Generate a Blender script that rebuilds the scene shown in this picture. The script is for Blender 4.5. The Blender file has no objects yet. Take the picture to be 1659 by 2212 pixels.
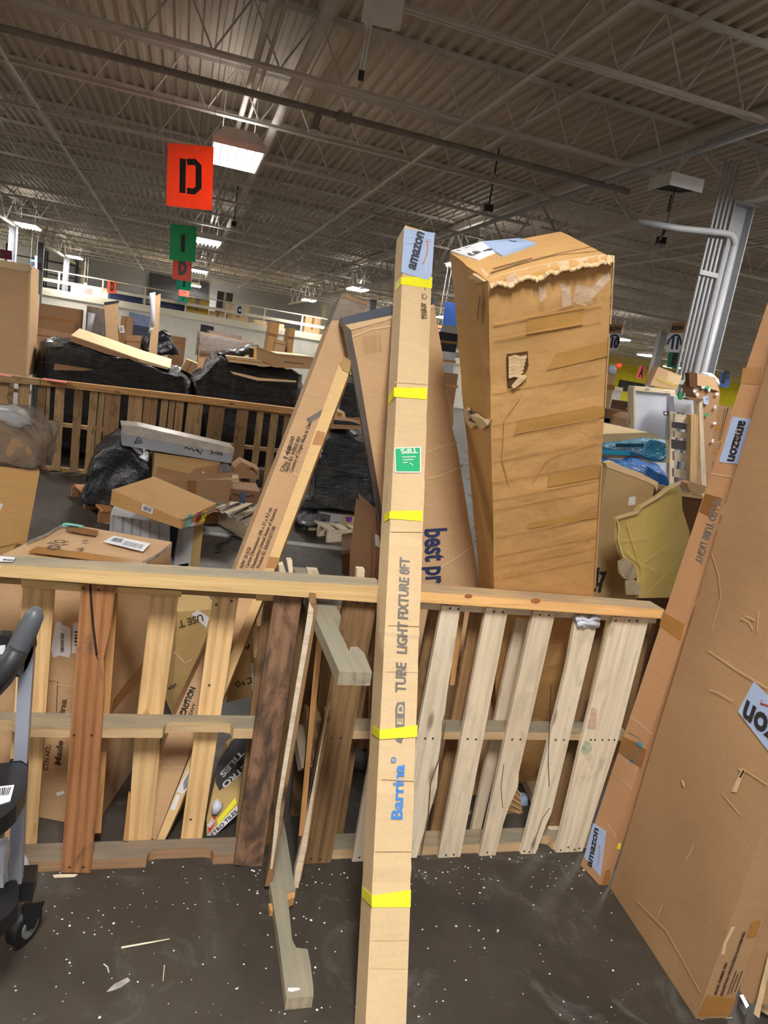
import bpy, bmesh, math, random
from mathutils import Vector as V, Matrix as M
SC = bpy.context.scene
COL = SC.collection
PI = math.pi
RND = random.Random(7)

# ------------------------------------------------------------------ camera
PW, PH, FPX, EYE = 1659, 2212, 1570.0, 1.75
_pi, _ro, _ya = (math.radians(a) for a in (11.52, 9.28, 17.17))
FWD = V((math.sin(_ya)*math.cos(_pi), math.cos(_ya)*math.cos(_pi), -math.sin(_pi)))
_r0 = V((math.cos(_ya), -math.sin(_ya), 0)); _u0 = _r0.cross(FWD)
RGT = _r0*math.cos(_ro) + _u0*math.sin(_ro)
UPV = _u0*math.cos(_ro) - _r0*math.sin(_ro)
CAM = V((0, 0, EYE))
cd = bpy.data.cameras.new('camera'); cam = bpy.data.objects.new('camera', cd); COL.objects.link(cam)
cd.sensor_fit = 'VERTICAL'; cd.sensor_height = 24.0; cd.lens = 24.0*FPX/PH
cd.clip_start = 0.02; cd.clip_end = 300
R3 = M((RGT, UPV, -FWD)).transposed()
cam.matrix_world = M.Translation(CAM) @ R3.to_4x4()
SC.camera = cam

# ------------------------------------------------------------------ world, exposure
SC.view_settings.view_transform = 'Standard'; SC.view_settings.look = 'None'
SC.view_settings.gamma = 1.0; SC.view_settings.use_curve_mapping = False
SC.view_settings.exposure = 0.80
wd = bpy.data.worlds.new('world'); SC.world = wd; wd.use_nodes = True
wd.node_tree.nodes['Background'].inputs[0].default_value = (1.0, 0.97, 0.93, 1)
wd.node_tree.nodes['Background'].inputs[1].default_value = 0.05
LAMP_W = 135.0          # radiant watts of each high bay lamp (area light under its housing)
UP_SHARE = 0.03         # share of lamp watts given to the added light that brightens the ceiling
LAMP_COL = (1.0, 0.97, 0.93)

# ------------------------------------------------------------------ picking helpers: a pixel of the photograph -> a point on a known plane
def ray(x, y): return FWD*FPX + RGT*(x-PW/2) - UPV*(y-PH/2)
class PL:
    """a plane in the room, normal turned to the camera's side"""
    def __init__(s, p, n):
        s.p = V(p); s.n = V(n).normalized()
        if s.n.dot(CAM-s.p) < 0: s.n = -s.n
    def px(s, q, off=0.0):
        d = ray(*q); t = (s.p+s.n*off-CAM).dot(s.n)/d.dot(s.n)
        return CAM + d*t
    def shift(s, k): return PL(s.p+s.n*k, s.n)
def plane3(a, b, c): return PL(a, (V(b)-V(a)).cross(V(c)-V(a)))
def PY(y): return PL((0, y, 0), (0, -1, 0))
def PX(x): return PL((x, 0, 0), (1, 0, 0))
def PZ(z): return PL((0, 0, z), (0, 0, 1))
FLOOR = PZ(0)
def yawed(q, y, yaw=0.0, tilt=0.0):
    """upright plane through pixel q at depth y, turned by yaw degrees (tilt leans it back)"""
    a, t = math.radians(yaw), math.radians(tilt)
    return PL(PY(y).px(q), (math.sin(a)*math.cos(t), -math.cos(a)*math.cos(t), math.sin(t)))

# ------------------------------------------------------------------ materials
MATS = {}
def nt(name):
    m = bpy.data.materials.new(name); m.use_nodes = True
    t = m.node_tree; return m, t, t.nodes['Principled BSDF'], t.nodes, t.links
def N(t, kind, **kw):
    n = t.nodes.new(kind)
    for k, v in kw.items():
        if k in n.inputs: n.inputs[k].default_value = v
        else: setattr(n, k, v)
    return n
def ramp(t, fac, stops):
    r = t.nodes.new('ShaderNodeValToRGB'); e = r.color_ramp.elements
    while len(e) < len(stops): e.new(0.5)
    for el, (p, c) in zip(e, stops): el.position = p; el.color = (*c, 1)
    t.links.new(fac, r.inputs[0]); return r.outputs[0]
def lin(h):
    h = h.lstrip('#'); o = []
    for i in (0, 2, 4):
        c = int(h[i:i+2], 16)/255; o.append(c/12.92 if c <= .04045 else ((c+.055)/1.055)**2.4)
    return tuple(o)
def mul(c, k): return tuple(min(1, a*k) for a in c)
def mixn(t, fac, a, b, mode='MIX'):
    x = t.nodes.new('ShaderNodeMix'); x.data_type = 'RGBA'; x.blend_type = mode
    for s, v in ((0, fac), (6, a), (7, b)):
        if hasattr(v, 'is_output') or isinstance(v, bpy.types.NodeSocket): t.links.new(v, x.inputs[s])
        else: x.inputs[s].default_value = v if s == 0 else (*v, 1)
    return x.outputs[2]
def coords(t, scale=(1, 1, 1), rnd=True):
    tc = t.nodes.new('ShaderNodeTexCoord'); mp = t.nodes.new('ShaderNodeMapping'); mp.inputs['Scale'].default_value = scale
    if rnd:
        oi = t.nodes.new('ShaderNodeObjectInfo'); mu = N(t, 'ShaderNodeMath', operation='MULTIPLY'); mu.inputs[1].default_value = 37.0
        t.links.new(oi.outputs['Random'], mu.inputs[0]); cx = t.nodes.new('ShaderNodeCombineXYZ')
        for i in range(3): t.links.new(mu.outputs[0], cx.inputs[i])
        t.links.new(cx.outputs[0], mp.inputs['Location'])
    t.links.new(tc.outputs['Object'], mp.inputs['Vector']); return mp.outputs[0]
def noise(t, vec, scale, detail=4, rough=.55, dist=0.0):
    n = N(t, 'ShaderNodeTexNoise'); n.inputs['Scale'].default_value = scale; n.inputs['Detail'].default_value = detail
    n.inputs['Roughness'].default_value = rough; n.inputs['Distortion'].default_value = dist
    t.links.new(vec, n.inputs['Vector']); return n.outputs[0]
def bump(t, b, h, strength=.3, dist=.01):
    n = N(t, 'ShaderNodeBump'); n.inputs['Strength'].default_value = strength; n.inputs['Distance'].default_value = dist
    t.links.new(h, n.inputs['Height']); t.links.new(n.outputs[0], b.inputs['Normal'])
def plain(name, c, rough=.6, metal=0.0, var=0.06, scale=6.0, bmp=0.0):
    if name in MATS: return MATS[name]
    m, t, b, ns, ln = nt(name); v = coords(t)
    f = noise(t, v, scale, 5)
    ln.new(ramp(t, f, [(.3, mul(c, 1-2*var)), (.7, mul(c, 1+2*var))]), b.inputs['Base Color'])
    b.inputs['Roughness'].default_value = rough; b.inputs['Metallic'].default_value = metal
    if bmp: bump(t, b, f, bmp)
    MATS[name] = m; return m
def kraft(name, c, crush=.15, var=.10, rough=.78):
    """corrugated cardboard: kraft paper with mottling, faint flutes and soft dents"""
    m, t, b, ns, ln = nt(name); v = coords(t)
    big = noise(t, v, 2.2, 5, .6, .4); fine = noise(t, v, 90, 3, .7)
    col = ramp(t, big, [(.25, mul(c, 1-var*1.6)), (.5, c), (.75, mul(c, 1+var))])
    vs = coords(t, (4, 4, 60)); scr = noise(t, vs, 1.5, 4, .6)
    col = mixn(t, .35, col, ramp(t, scr, [(.3, mul(c, .86)), (.6, mul(c, 1.06))]))
    col = mixn(t, .18, col, ramp(t, fine, [(.35, mul(c, .8)), (.65, mul(c, 1.15))]))
    ln.new(col, b.inputs['Base Color']); b.inputs['Roughness'].default_value = rough
    b.inputs['Specular IOR Level'].default_value = .25
    h = noise(t, coords(t), 7, 4, .5, .6); bump(t, b, h, crush, .03)
    MATS[name] = m; return m
def wood(name, c, dark, stain=None, amount=.0, grain=.6, rough=.75, dust=None):
    """sawn pallet wood, grain along the board's own X axis"""
    m, t, b, ns, ln = nt(name); v = coords(t, (1.6, 26, 26)); g = noise(t, v, 1.6, 6, .62, .9)
    vw = coords(t, (.5, 5.5, 5.5)); wv = N(t, 'ShaderNodeTexWave', wave_type='BANDS', bands_direction='Y')
    wv.inputs['Scale'].default_value = 1.7; wv.inputs['Distortion'].default_value = 9; wv.inputs['Detail'].default_value = 2; wv.inputs['Detail Scale'].default_value = .5
    ln.new(vw, wv.inputs['Vector'])
    col = ramp(t, g, [(.28, dark), (.48, c), (.72, mul(c, 1.18))])
    col = mixn(t, grain*.5, col, ramp(t, wv.outputs[1], [(.2, mul(c, 1.12)), (.62, mul(c, .93)), (.82, dark)]))
    vk = coords(t, (3.0, 9, 9)); vo = N(t, 'ShaderNodeTexVoronoi'); vo.inputs['Scale'].default_value = .9; ln.new(vk, vo.inputs['Vector'])
    col = mixn(t, ramp(t, vo.outputs['Distance'], [(.05, (1, 1, 1)), (.13, (0, 0, 0))]), col, mul(dark, .55))
    if amount:
        d = noise(t, coords(t, (3.2, 7, 7)), 1.6, 6, .65, .5)
        col = mixn(t, ramp(t, d, [(.62-amount*.35, (0, 0, 0)), (.74-amount*.3, (.9, .9, .9))]), col, stain)
    oi = ns.new('ShaderNodeObjectInfo')
    col = mixn(t, 1.0, col, ramp(t, oi.outputs['Random'], [(0, (.80, .80, .80)), (1, (1.08, 1.06, 1.02))]), 'MULTIPLY')
    if dust:     # grime settled on the faces that look up
        ge = ns.new('ShaderNodeNewGeometry'); sx = ns.new('ShaderNodeSeparateXYZ'); ln.new(ge.outputs['Normal'], sx.inputs[0])
        dn = noise(t, coords(t, (2, 9, 9)), 2.2, 5, .6)
        f = N(t, 'ShaderNodeMath', operation='MULTIPLY'); ln.new(ramp(t, sx.outputs[2], [(.6, (0, 0, 0)), (.8, (1, 1, 1))]), f.inputs[0]); ln.new(ramp(t, dn, [(.3, (.95,)*3), (.75, (.45,)*3)]), f.inputs[1])
        col = mixn(t, f.outputs[0], col, dust)
    ln.new(col, b.inputs['Base Color']); b.inputs['Roughness'].default_value = rough; b.inputs['Specular IOR Level'].default_value = .2
    bump(t, b, g, .35, .006); MATS[name] = m; return m
def film(name, c, rough=.13, st=.9, sc=9.0, stretch=(1, 1, 2.5)):
    """opaque crinkled stretch film"""
    m, t, b, ns, ln = nt(name); v = coords(t, stretch); a = noise(t, v, sc, 7, .62, 1.4)
    ln.new(ramp(t, a, [(.3, c), (.7, mul(c, 1.6))]), b.inputs['Base Color']); b.inputs['Roughness'].default_value = rough
    hi = noise(t, coords(t, stretch), sc*4.5, 4, .6, 2.0); ad = N(t, 'ShaderNodeMath', operation='MULTIPLY_ADD'); ad.inputs[1].default_value = .35
    ln.new(hi, ad.inputs[0]); ln.new(a, ad.inputs[2])
    b.inputs['IOR'].default_value = 1.55; b.inputs['Specular IOR Level'].default_value = .8; bump(t, b, ad.outputs[0], st, .045); MATS[name] = m; return m
def clear(name, tint=(1, 1, 1), opac=.35, rough=.12, sc=16.0, milky=.25):
    """see-through wrap: mostly transparent, glossy crinkles, a little milky"""
    m, t, b, ns, ln = nt(name); v = coords(t, (1, 1, 1.6)); a = noise(t, v, sc, 6, .6, 1.2)
    b.inputs['Base Color'].default_value = (*tint, 1); b.inputs['Roughness'].default_value = rough; bump(t, b, a, .9, .04)
    tr = ns.new('ShaderNodeBsdfTransparent'); tr.inputs[0].default_value = (*tint, 1)
    mx = ns.new('ShaderNodeMixShader'); r = ramp(t, a, [(.3, (opac*.75,)*3), (.7, (min(1, opac*1.15),)*3)])
    ln.new(r, mx.inputs[0]); ln.new(tr.outputs[0], mx.inputs[1]); ln.new(b.outputs[0], mx.inputs[2])
    ln.new(mx.outputs[0], ns['Material Output'].inputs[0]); MATS[name] = m; return m
def glow(name, c, s):
    m, t, b, ns, ln = nt(name); b.inputs['Base Color'].default_value = (*c, 1)
    b.inputs['Emission Color'].default_value = (*c, 1); b.inputs['Emission Strength'].default_value = s; MATS[name] = m; return m

def card(name, c):
    """sign card: thin enough that lamplight behind it shows through"""
    m = plain(name, c, .55, var=.04); t = m.node_tree; b = t.nodes['Principled BSDF']; tr = t.nodes.new('ShaderNodeBsdfTranslucent'); tr.inputs[0].default_value = (*c, 1)
    mx = t.nodes.new('ShaderNodeMixShader'); mx.inputs[0].default_value = .32; t.links.new(b.outputs[0], mx.inputs[1]); t.links.new(tr.outputs[0], mx.inputs[2])
    t.links.new(mx.outputs[0], t.nodes['Material Output'].inputs[0]); return m
K1 = kraft('kraft_light', lin('#D8BD94'))
K2 = kraft('kraft_tan', lin('#C5A27B'))
KB = kraft('kraft_bed', lin('#B08B65'))
K3 = kraft('kraft_orange', lin('#CB9F66'), crush=.4, var=.13)
K4 = kraft('kraft_brown', lin('#A5805E'))
K5 = kraft('kraft_olive', lin('#C0A26C'), crush=.3)
K6 = kraft('kraft_dull', lin('#8F6C4D'))
KD = kraft('kraft_dark', lin('#5E4028'))
KY = kraft('kraft_yellow', lin('#C8AC62'), crush=.35)
KH = kraft('kraft_honey', lin('#DDBA84'))
KYB = kraft('kraft_yellowed', lin('#BE9F6C'), crush=.3)
KIN = kraft('kraft_torn_edge', lin('#D9BC92'), crush=.6)
TP = plain('packing_tape', lin('#A9783F'), .28, var=.05)
TPD = plain('packing_tape_dark', lin('#8E6338'), .25, var=.05)
W_PINE = wood('pine_fresh', lin('#E4C08C'), lin('#C39560'), grain=.8)
W_RAIL = wood('pine_rail', lin('#EECB92'), lin('#D2AC70'), dust=lin('#86857A'))
W_RAIL2 = wood('pine_rail_orange', lin('#ECBE80'), lin('#CF9C5E'), dust=lin('#958C7A'))
W_BROWN = wood('wood_brown', lin('#B57F55'), lin('#8A5A37'), lin('#6A5748'), .2, .9)
W_BURNT = wood('wood_scorched', lin('#94725A'), lin('#6E5644'), lin('#4C4038'), .42)
W_GREY = wood('wood_weathered', lin('#DCCDB4'), lin('#BDA98F'), lin('#C3B6A2'), .2, .3)
W_PALE = wood('wood_pale', lin('#EBDEC6'), lin('#D2BF9F'), lin('#C4B9A2'), .15, .3)
W_STR = wood('wood_stringer', lin('#CDB088'), lin('#A98C66'), dust=lin('#7E7C70'))
W_DULL = wood('wood_dull_brown', lin('#957552'), lin('#6C5339'), lin('#5C4A38'), .2)
W_OR = wood('wood_orange_edge', lin('#CC9C68'), lin('#A3713F'))
W_FAR = wood('wood_far_pallet', lin('#A88963'), lin('#7C6448'), lin('#60503E'), .2)
WHITE = plain('white_paper', (.78, .79, .82), .6, var=.02)
BLUEW = plain('pale_blue_label', lin('#AFC3E6'), .4, var=.03)
BLACK = plain('black_plastic', (.012, .012, .014), .4)
INK = plain('black_ink', (.02, .018, .018), .6)
INKG = plain('grey_ink', lin('#76706C'), .7)
INKN = plain('navy_ink', lin('#1C2A52'), .6)
INKB = plain('blue_ink', lin('#3F83D2'), .6)
INKBR = plain('brown_ink', lin('#5A4433'), .7)
WINK = plain('white_ink', (.8, .8, .8), .6, var=.01)
YEL = plain('yellow_tape', lin('#F2EC2E'), .35, var=.02)
GRN = plain('green_sticker', lin('#1FB072'), .4, var=.02)
RED = plain('red_label', lin('#C3203A'), .4, var=.02)
TEAL = plain('teal_label', lin('#7FD0C6'), .4, var=.02)
PURP = plain('purple_print', lin('#7A3BB0'), .5, var=.03)
ORSIGN = card('orange_sign_card', lin('#FF7644'))
RDSIGN = card('red_sign_card', lin('#D84630'))
GRSIGN = card('green_sign_card', lin('#2CC47C'))
TLSIGN = card('teal_sign_card', lin('#2CC8A4'))
PKSIGN = card('pink_sign_card', lin('#FF6A74'))
BLSIGN = card('blue_sign_card', lin('#6A98E0'))
STEEL = plain('painted_steel', lin('#D6CFC6'), .5, var=.04, scale=3)
STEELW = plain('white_painted_steel', lin('#A9ABAF'), .4, var=.03, scale=3)
STEELD = plain('dusty_pipe', lin('#8B8178'), .5, var=.08)
CREAM = plain('cream_paint', lin('#E4DCC4'), .5, var=.02)
ALU = plain('aluminium', lin('#AEB4C4'), .35, .35, .02)
GREYP = plain('grey_plastic', lin('#54585E'), .45, var=.05)
DARK = plain('dark_gap', (.012, .012, .012), .8)
DARKM = plain('dark_machine', lin('#22242A'), .6, var=.2)
GREYBOX = plain('grey_carton', lin('#9EA2A8'), .55, var=.05, bmp=.1)
WHITEBOX = plain('white_carton', lin('#C3C3C6'), .55, var=.08, scale=9, bmp=.15)
PANELW = plain('white_foam_panel', lin('#C9CDD8'), .5, var=.05, scale=4, bmp=.2)
BWRAP = film('black_stretch_film', (.006, .006, .008), .09, 1.0, 6.0, (.5, 1, 2.2))
BAG = film('black_bag_film', (.010, .012, .018), .22, .5, 4.5, (1, 1, .7))
TEALW = film('teal_film', lin('#1E7F9C'), .12, .8, 6, (.7, 1, 2))
BLUEF = film('blue_film', lin('#0E5FA8'), .12, .8, 6, (.7, 1, 1.5))
CLR = clear('clear_wrap')
CLRM = clear('crumpled_clear_wrap', (.62, .60, .57), opac=.34, rough=.07, sc=13)
CLRT = clear('clear_tape', opac=.12, rough=.1, sc=10)
PUFF = plain('white_poly_bag', lin('#D6DCEA'), .35, var=.05, bmp=.4)

# ------------------------------------------------------------------ mesh helpers
WORLD = {}
def newobj(name, data, parent=None, mw=None):
    o = bpy.data.objects.new(name, data); COL.objects.link(o)
    mw = mw or M.Identity(4)
    if parent is not None:
        o.parent = parent; o.matrix_parent_inverse = WORLD[parent.name].inverted()
    o.matrix_basis = mw; WORLD[o.name] = mw.copy(); return o
def thing(name, label, cat, loc=(0, 0, 0), group=None):
    o = newobj(name, None, None, M.Translation(V(loc))); o.empty_display_size = .1
    o['label'] = label; o['category'] = cat
    if group: o['group'] = group
    return o
def tag(o, label, cat=None, group=None, kind=None):
    if label: o['label'] = label
    if cat: o['category'] = cat
    if group: o['group'] = group
    if kind: o['kind'] = kind
    return o
class MB:
    def __init__(s): s.v = []; s.f = []
    def add(s, vs, fs):
        b = len(s.v); s.v += [V(p) for p in vs]; s.f += [tuple(i+b for i in f) for f in fs]; return s
    def prism(s, poly, vec):
        n = len(poly); poly = [V(p) for p in poly]; vec = V(vec)
        nn = V((0, 0, 0))
        for i in range(n): nn += poly[i].cross(poly[(i+1) % n])
        if nn.dot(vec) > 0: poly = poly[::-1]
        vs = poly + [p+vec for p in poly]
        fs = [tuple(range(n)), tuple(range(2*n-1, n-1, -1))] + [(i, i+n, (i+1) % n+n, (i+1) % n) for i in range(n)]
        fs = [f if k == 0 or k == 1 else f for k, f in enumerate(fs)]
        return s.add(vs, fs)
    def box(s, a, b):
        (x0, y0, z0), (x1, y1, z1) = a, b
        return s.add([(x0, y0, z0), (x1, y0, z0), (x1, y1, z0), (x0, y1, z0), (x0, y0, z1), (x1, y0, z1), (x1, y1, z1), (x0, y1, z1)],
                     [(0, 3, 2, 1), (4, 5, 6, 7), (0, 1, 5, 4), (1, 2, 6, 5), (2, 3, 7, 6), (3, 0, 4, 7)])
    def tube(s, pts, r, n=6, cap=True):
        pts = [V(p) for p in pts]; rings = []
        rr = r if isinstance(r, (list, tuple)) else [r]*len(pts)
        ref = None
        for i, p in enumerate(pts):
            d = (pts[min(i+1, len(pts)-1)]-pts[max(i-1, 0)]).normalized()
            if ref is None or abs(d.dot(ref)) > .98: ref = V((0, 0, 1)) if abs(d.z) < .9 else V((0, 1, 0))
            u = d.cross(ref).normalized(); w = u.cross(d).normalized(); ref = w
            rings.append([p+u*(math.cos(2*PI*k/n)*rr[i])+w*(math.sin(2*PI*k/n)*rr[i]) for k in range(n)])
        vs = [q for g in rings for q in g]
        fs = [(i*n+k, i*n+(k+1) % n, (i+1)*n+(k+1) % n, (i+1)*n+k) for i in range(len(pts)-1) for k in range(n)]
        if cap: fs += [tuple(range(n-1, -1, -1)), tuple(range((len(pts)-1)*n, len(pts)*n))]
        return s.add(vs, fs)
    def ribbon(s, pts, nrm, w, th=.0006):
        """flat raised stroke along pts lying on a plane with normal nrm"""
        pts = [V(p) for p in pts]; nrm = V(nrm)
        L = []
        for i, p in enumerate(pts):
            d = (pts[min(i+1, len(pts)-1)]-pts[max(i-1, 0)]).normalized(); L.append(nrm.cross(d).normalized()*w/2)
        n = len(pts)
        vs = [pts[i]+L[i]+nrm*th for i in range(n)] + [pts[i]-L[i]+nrm*th for i in range(n)]
        fs = [(i, n+i, n+i+1, i+1) for i in range(n-1)]
        return s.add(vs, fs)
    def mesh(s, name, frame=None, smooth=False):
        me = bpy.data.meshes.new(name)
        vs = s.v
        if frame is not None:
            inv = frame.inverted(); vs = [inv @ p for p in vs]
        me.from_pydata([tuple(p) for p in vs], [], s.f); me.update()
        bm = bmesh.new(); bm.from_mesh(me); bmesh.ops.recalc_face_normals(bm, faces=bm.faces[:]); bm.to_mesh(me); bm.free()
        if smooth:
            for p in me.polygons: p.use_smooth = True
        return me
    def build(s, name, mat, parent=None, frame=None, smooth=False):
        if frame is None and parent is not None: frame = M.Translation(WORLD[parent.name].translation)
        if frame is None:
            c = sum(s.v, V((0, 0, 0)))/len(s.v); frame = M.Translation(c)
        me = s.mesh(name, frame, smooth); me.materials.append(mat)
        return newobj(name, me, parent, frame)
def pxs(pl, qs, off=0.0): return [pl.px(q, off) for q in qs]
def slab(name, pl, qs, depth, mat, parent=None, frame=None, direction=None):
    """polygon picked on a plane, given real thickness away from the camera"""
    return MB().prism(pxs(pl, qs), (direction or -pl.n)*depth).build(name, mat, parent, frame)
def axis_frame(pts, nrm):
    """local frame of a board: X along its longest direction"""
    c = sum(pts, V((0, 0, 0)))/len(pts); best = None
    for i in range(len(pts)):
        for j in range(i):
            d = pts[i]-pts[j]
            if best is None or d.length > best.length: best = d
    # average the two long sides rather than the diagonal
    x = V((0, 0, 0))
    for i in range(len(pts)):
        e = pts[(i+1) % len(pts)]-pts[i]
        if abs(e.normalized().dot(best.normalized())) > .9: x += e if e.dot(best) > 0 else -e
    x = (x if x.length > 1e-6 else best).normalized(); z = V(nrm).normalized(); y = z.cross(x).normalized(); z = x.cross(y)
    return M.Translation(c) @ M((x, y, z)).transposed().to_4x4()
def plank(name, pl, qs, th, mat, parent=None, direction=None):
    pts = pxs(pl, qs); return MB().prism(pts, (direction or -pl.n)*th).build(name, mat, parent, axis_frame(pts, pl.n))
def beam(name, a, b, w, h, mat, parent=None, up=(0, 0, 1)):
    """straight timber from a to b"""
    a, b = V(a), V(b); x = (b-a).normalized(); y = V(up).cross(x).normalized(); z = x.cross(y)
    mb = MB(); mb.box((-(b-a).length/2, -w/2, -h/2), ((b-a).length/2, w/2, h/2))
    f = M.Translation((a+b)/2) @ M((x, y, z)).transposed().to_4x4()
    me = mb.mesh(name); me.materials.append(mat); return newobj(name, me, parent, f)
def patch(name, pl, qs, mat, parent, th=.0012):
    """thin label or tape lying on a surface"""
    return MB().prism(pxs(pl, qs, th), -pl.n*th*.9).build(name, mat, parent)
def stroke(name, pl, qs, w, mat, parent, off=.0016):
    mb = MB()
    for q in (qs if isinstance(qs[0][0], (tuple, list)) else [qs]): mb.ribbon(pxs(pl, q), pl.n, w, off)
    return mb.build(name, mat, parent)
def lerp2(a, b, t): return (a[0]+(b[0]-a[0])*t, a[1]+(b[1]-a[1])*t)
def bars(name, pl, quad, n, mat, parent, off=.002, fill=.5, seed=1):
    """printed bars or lines of small print inside a quad (tl, tr, br, bl)"""
    mb = MB(); r = random.Random(seed); tl, tr, br, bl = quad
    for i in range(n):
        t0 = i/n; t1 = t0+fill/n*r.uniform(.6, 1.4)
        mb.add(pxs(pl, [lerp2(tl, tr, t0), lerp2(tl, tr, t1), lerp2(bl, br, t1), lerp2(bl, br, t0)], off), [(0, 1, 2, 3)])
    o = mb.build(name, mat, parent); o['kind'] = 'stuff'; return o

# lettering: every string is turned into a mesh while the scene is still small
STR = ['amazon', 'MADE IN', 'CHINA', 'TUBE', 'LIGHT FIXTURE 8FT', 'E D', 'Barrina', '®', 'TIPS', 'best pr', 'C/No:', '148', '/600', 'Batch ID: WBKB 001',
       'Country of Origin: Made in China', 'N/W: 25 KGS', 'Carton Dimensions: 206 x 31 x 9.5 cm', 'Destination: United States of America', 'Product ID: 5065014271780',
       'CAUTION', 'HEAVY', 'T8 LED TUBE LIGHT', 'MODEL NUMBER: 2301', 'DESCRIPTION: UPHOLSTERED PLATFORM BED', 'CTN NO.:', 'Made', 'ina', 'USE T', 'RETRO TILES', 'RETRO', 'TILES', '885', 'D', 'I', 'C', 'E', 'F', 'A', 'B',
       'ROW', '10', '11', '8', 'anu runn', 'S00-K', 'TQ', '2668', 'LINE', 'EF', 'ally!', 'L', 'P', 'ILES', 'ETRO']
TXT = {}
def make_texts():
    dg = bpy.context.evaluated_depsgraph_get()
    for s in STR:
        cu = bpy.data.curves.new('printed_text', 'FONT'); cu.body = s; cu.resolution_u = 3; cu.offset = .07 if s in ('11', '10', '8', 'ROW', 'D', 'C', 'A', 'B', 'F', 'E') else .03
        o = bpy.data.objects.new('printed_text', cu); COL.objects.link(o)
        dg.update(); me = bpy.data.meshes.new_from_object(o.evaluated_get(dg)); vs = [v.co.copy() for v in me.vertices]
        TXT[s] = (vs, [tuple(p.vertices) for p in me.polygons]); bpy.data.objects.remove(o); bpy.data.meshes.remove(me); bpy.data.curves.remove(cu)
make_texts()
def text(s, pl, a, b, mat, parent, h=None, name='printed_text', off=.0022):
    """lettering whose baseline runs from pixel a to pixel b on plane pl; h = cap height in metres (else keeps its proportions)"""
    A, B = pl.px(a), pl.px(b); x = (B-A).normalized(); y = pl.n.cross(x); vs, fs = TXT[s]
    x0 = min(v.x for v in vs); x1 = max(v.x for v in vs); k = (B-A).length/(x1-x0); ky = k if h is None else h/.72
    mb = MB(); mb.add([A+x*((v.x-x0)*k)+y*(v.y*ky)+pl.n*off for v in vs], fs)
    return mb.build(name, mat, parent)
def smile(pl, a, b, mat, parent, bulge=.12):
    """the curved arrow under the mailer's word mark"""
    A, B = pl.px(a), pl.px(b); x = (B-A); y = pl.n.cross(x)
    pts = [A+x*t-y*(bulge*4*t*(1-t)) for t in [i/8 for i in range(9)]]
    mb = MB().ribbon(pts, pl.n, x.length*.045, .0022)
    e = pts[-1]; mb.ribbon([e-x*.12-y*.02, e, e-x*.02-y*.12], pl.n, x.length*.035, .0022)
    return mb.build('printed_arrow', mat, parent)
ORINK = plain('orange_ink', lin('#C98A7A'), .6)
# hexahedral carton from eight corners, subdivided so that it can be dented
def hexa(c, div=(1, 1, 1), dent=None):
    K = {k: V(p) for k, p in c.items()}
    def tri(u, v, w):
        f = (K['lfd']*(1-u)+K['rfd']*u)*(1-v)+(K['lbd']*(1-u)+K['rbd']*u)*v
        g = (K['lfu']*(1-u)+K['rfu']*u)*(1-v)+(K['lbu']*(1-u)+K['rbu']*u)*v
        return f*(1-w)+g*w
    mb = MB(); idx = {}
    nx, ny, nz = div
    xs = nx if isinstance(nx, list) else [i/nx for i in range(nx+1)]
    ys = ny if isinstance(ny, list) else [i/ny for i in range(ny+1)]
    zs = nz if isinstance(nz, list) else [i/nz for i in range(nz+1)]
    def vid(i, j, k):
        if (i, j, k) not in idx:
            u, v, w = xs[i], ys[j], zs[k]
            if dent: u, v, w = dent(u, v, w)
            idx[(i, j, k)] = len(mb.v); mb.v.append(tri(u, v, w))
        return idx[(i, j, k)]
    I, J, L = len(xs)-1, len(ys)-1, len(zs)-1
    for k in (0, L):
        for i in range(I):
            for j in range(J): mb.f.append((vid(i, j, k), vid(i+1, j, k), vid(i+1, j+1, k), vid(i, j+1, k)))
    for j in (0, J):
        for i in range(I):
            for k in range(L): mb.f.append((vid(i, j, k), vid(i+1, j, k), vid(i+1, j, k+1), vid(i, j, k+1)))
    for i in (0, I):
        for j in range(J):
            for k in range(L): mb.f.append((vid(i, j, k), vid(i, j+1, k), vid(i, j+1, k+1), vid(i, j, k+1)))
    return mb
def full(c):
    """the eighth corner of a box of which seven are given"""
    c = {k: V(p) for k, p in c.items()}
    x = c['rfd']-c['lfd']; z = c['lfu']-c['lfd']; y = c['lbd']-c['lfd']
    for k in ('lfd', 'rfd', 'lbd', 'rbd', 'lfu', 'rfu', 'lbu', 'rbu'):
        if k not in c: c[k] = c['lfd']+(x if k[0] == 'r' else 0*x)+(y if k[1] == 'b' else 0*y)+(z if k[2] == 'u' else 0*z)
    return c
def snap(p, q):
    d = ray(*q).normalized(); p = V(p); return CAM+d*((p-CAM).dot(d))
def fplane(c, f):
    t = {'f': ('lfd', 'rfd', 'lfu'), 'l': ('lfd', 'lbd', 'lfu'), 'r': ('rfd', 'rbd', 'rfu'), 'u': ('lfu', 'rfu', 'lbu')}[f]
    return plane3(*(c[k] for k in t))
from mathutils.bvhtree import BVHTree
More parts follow.
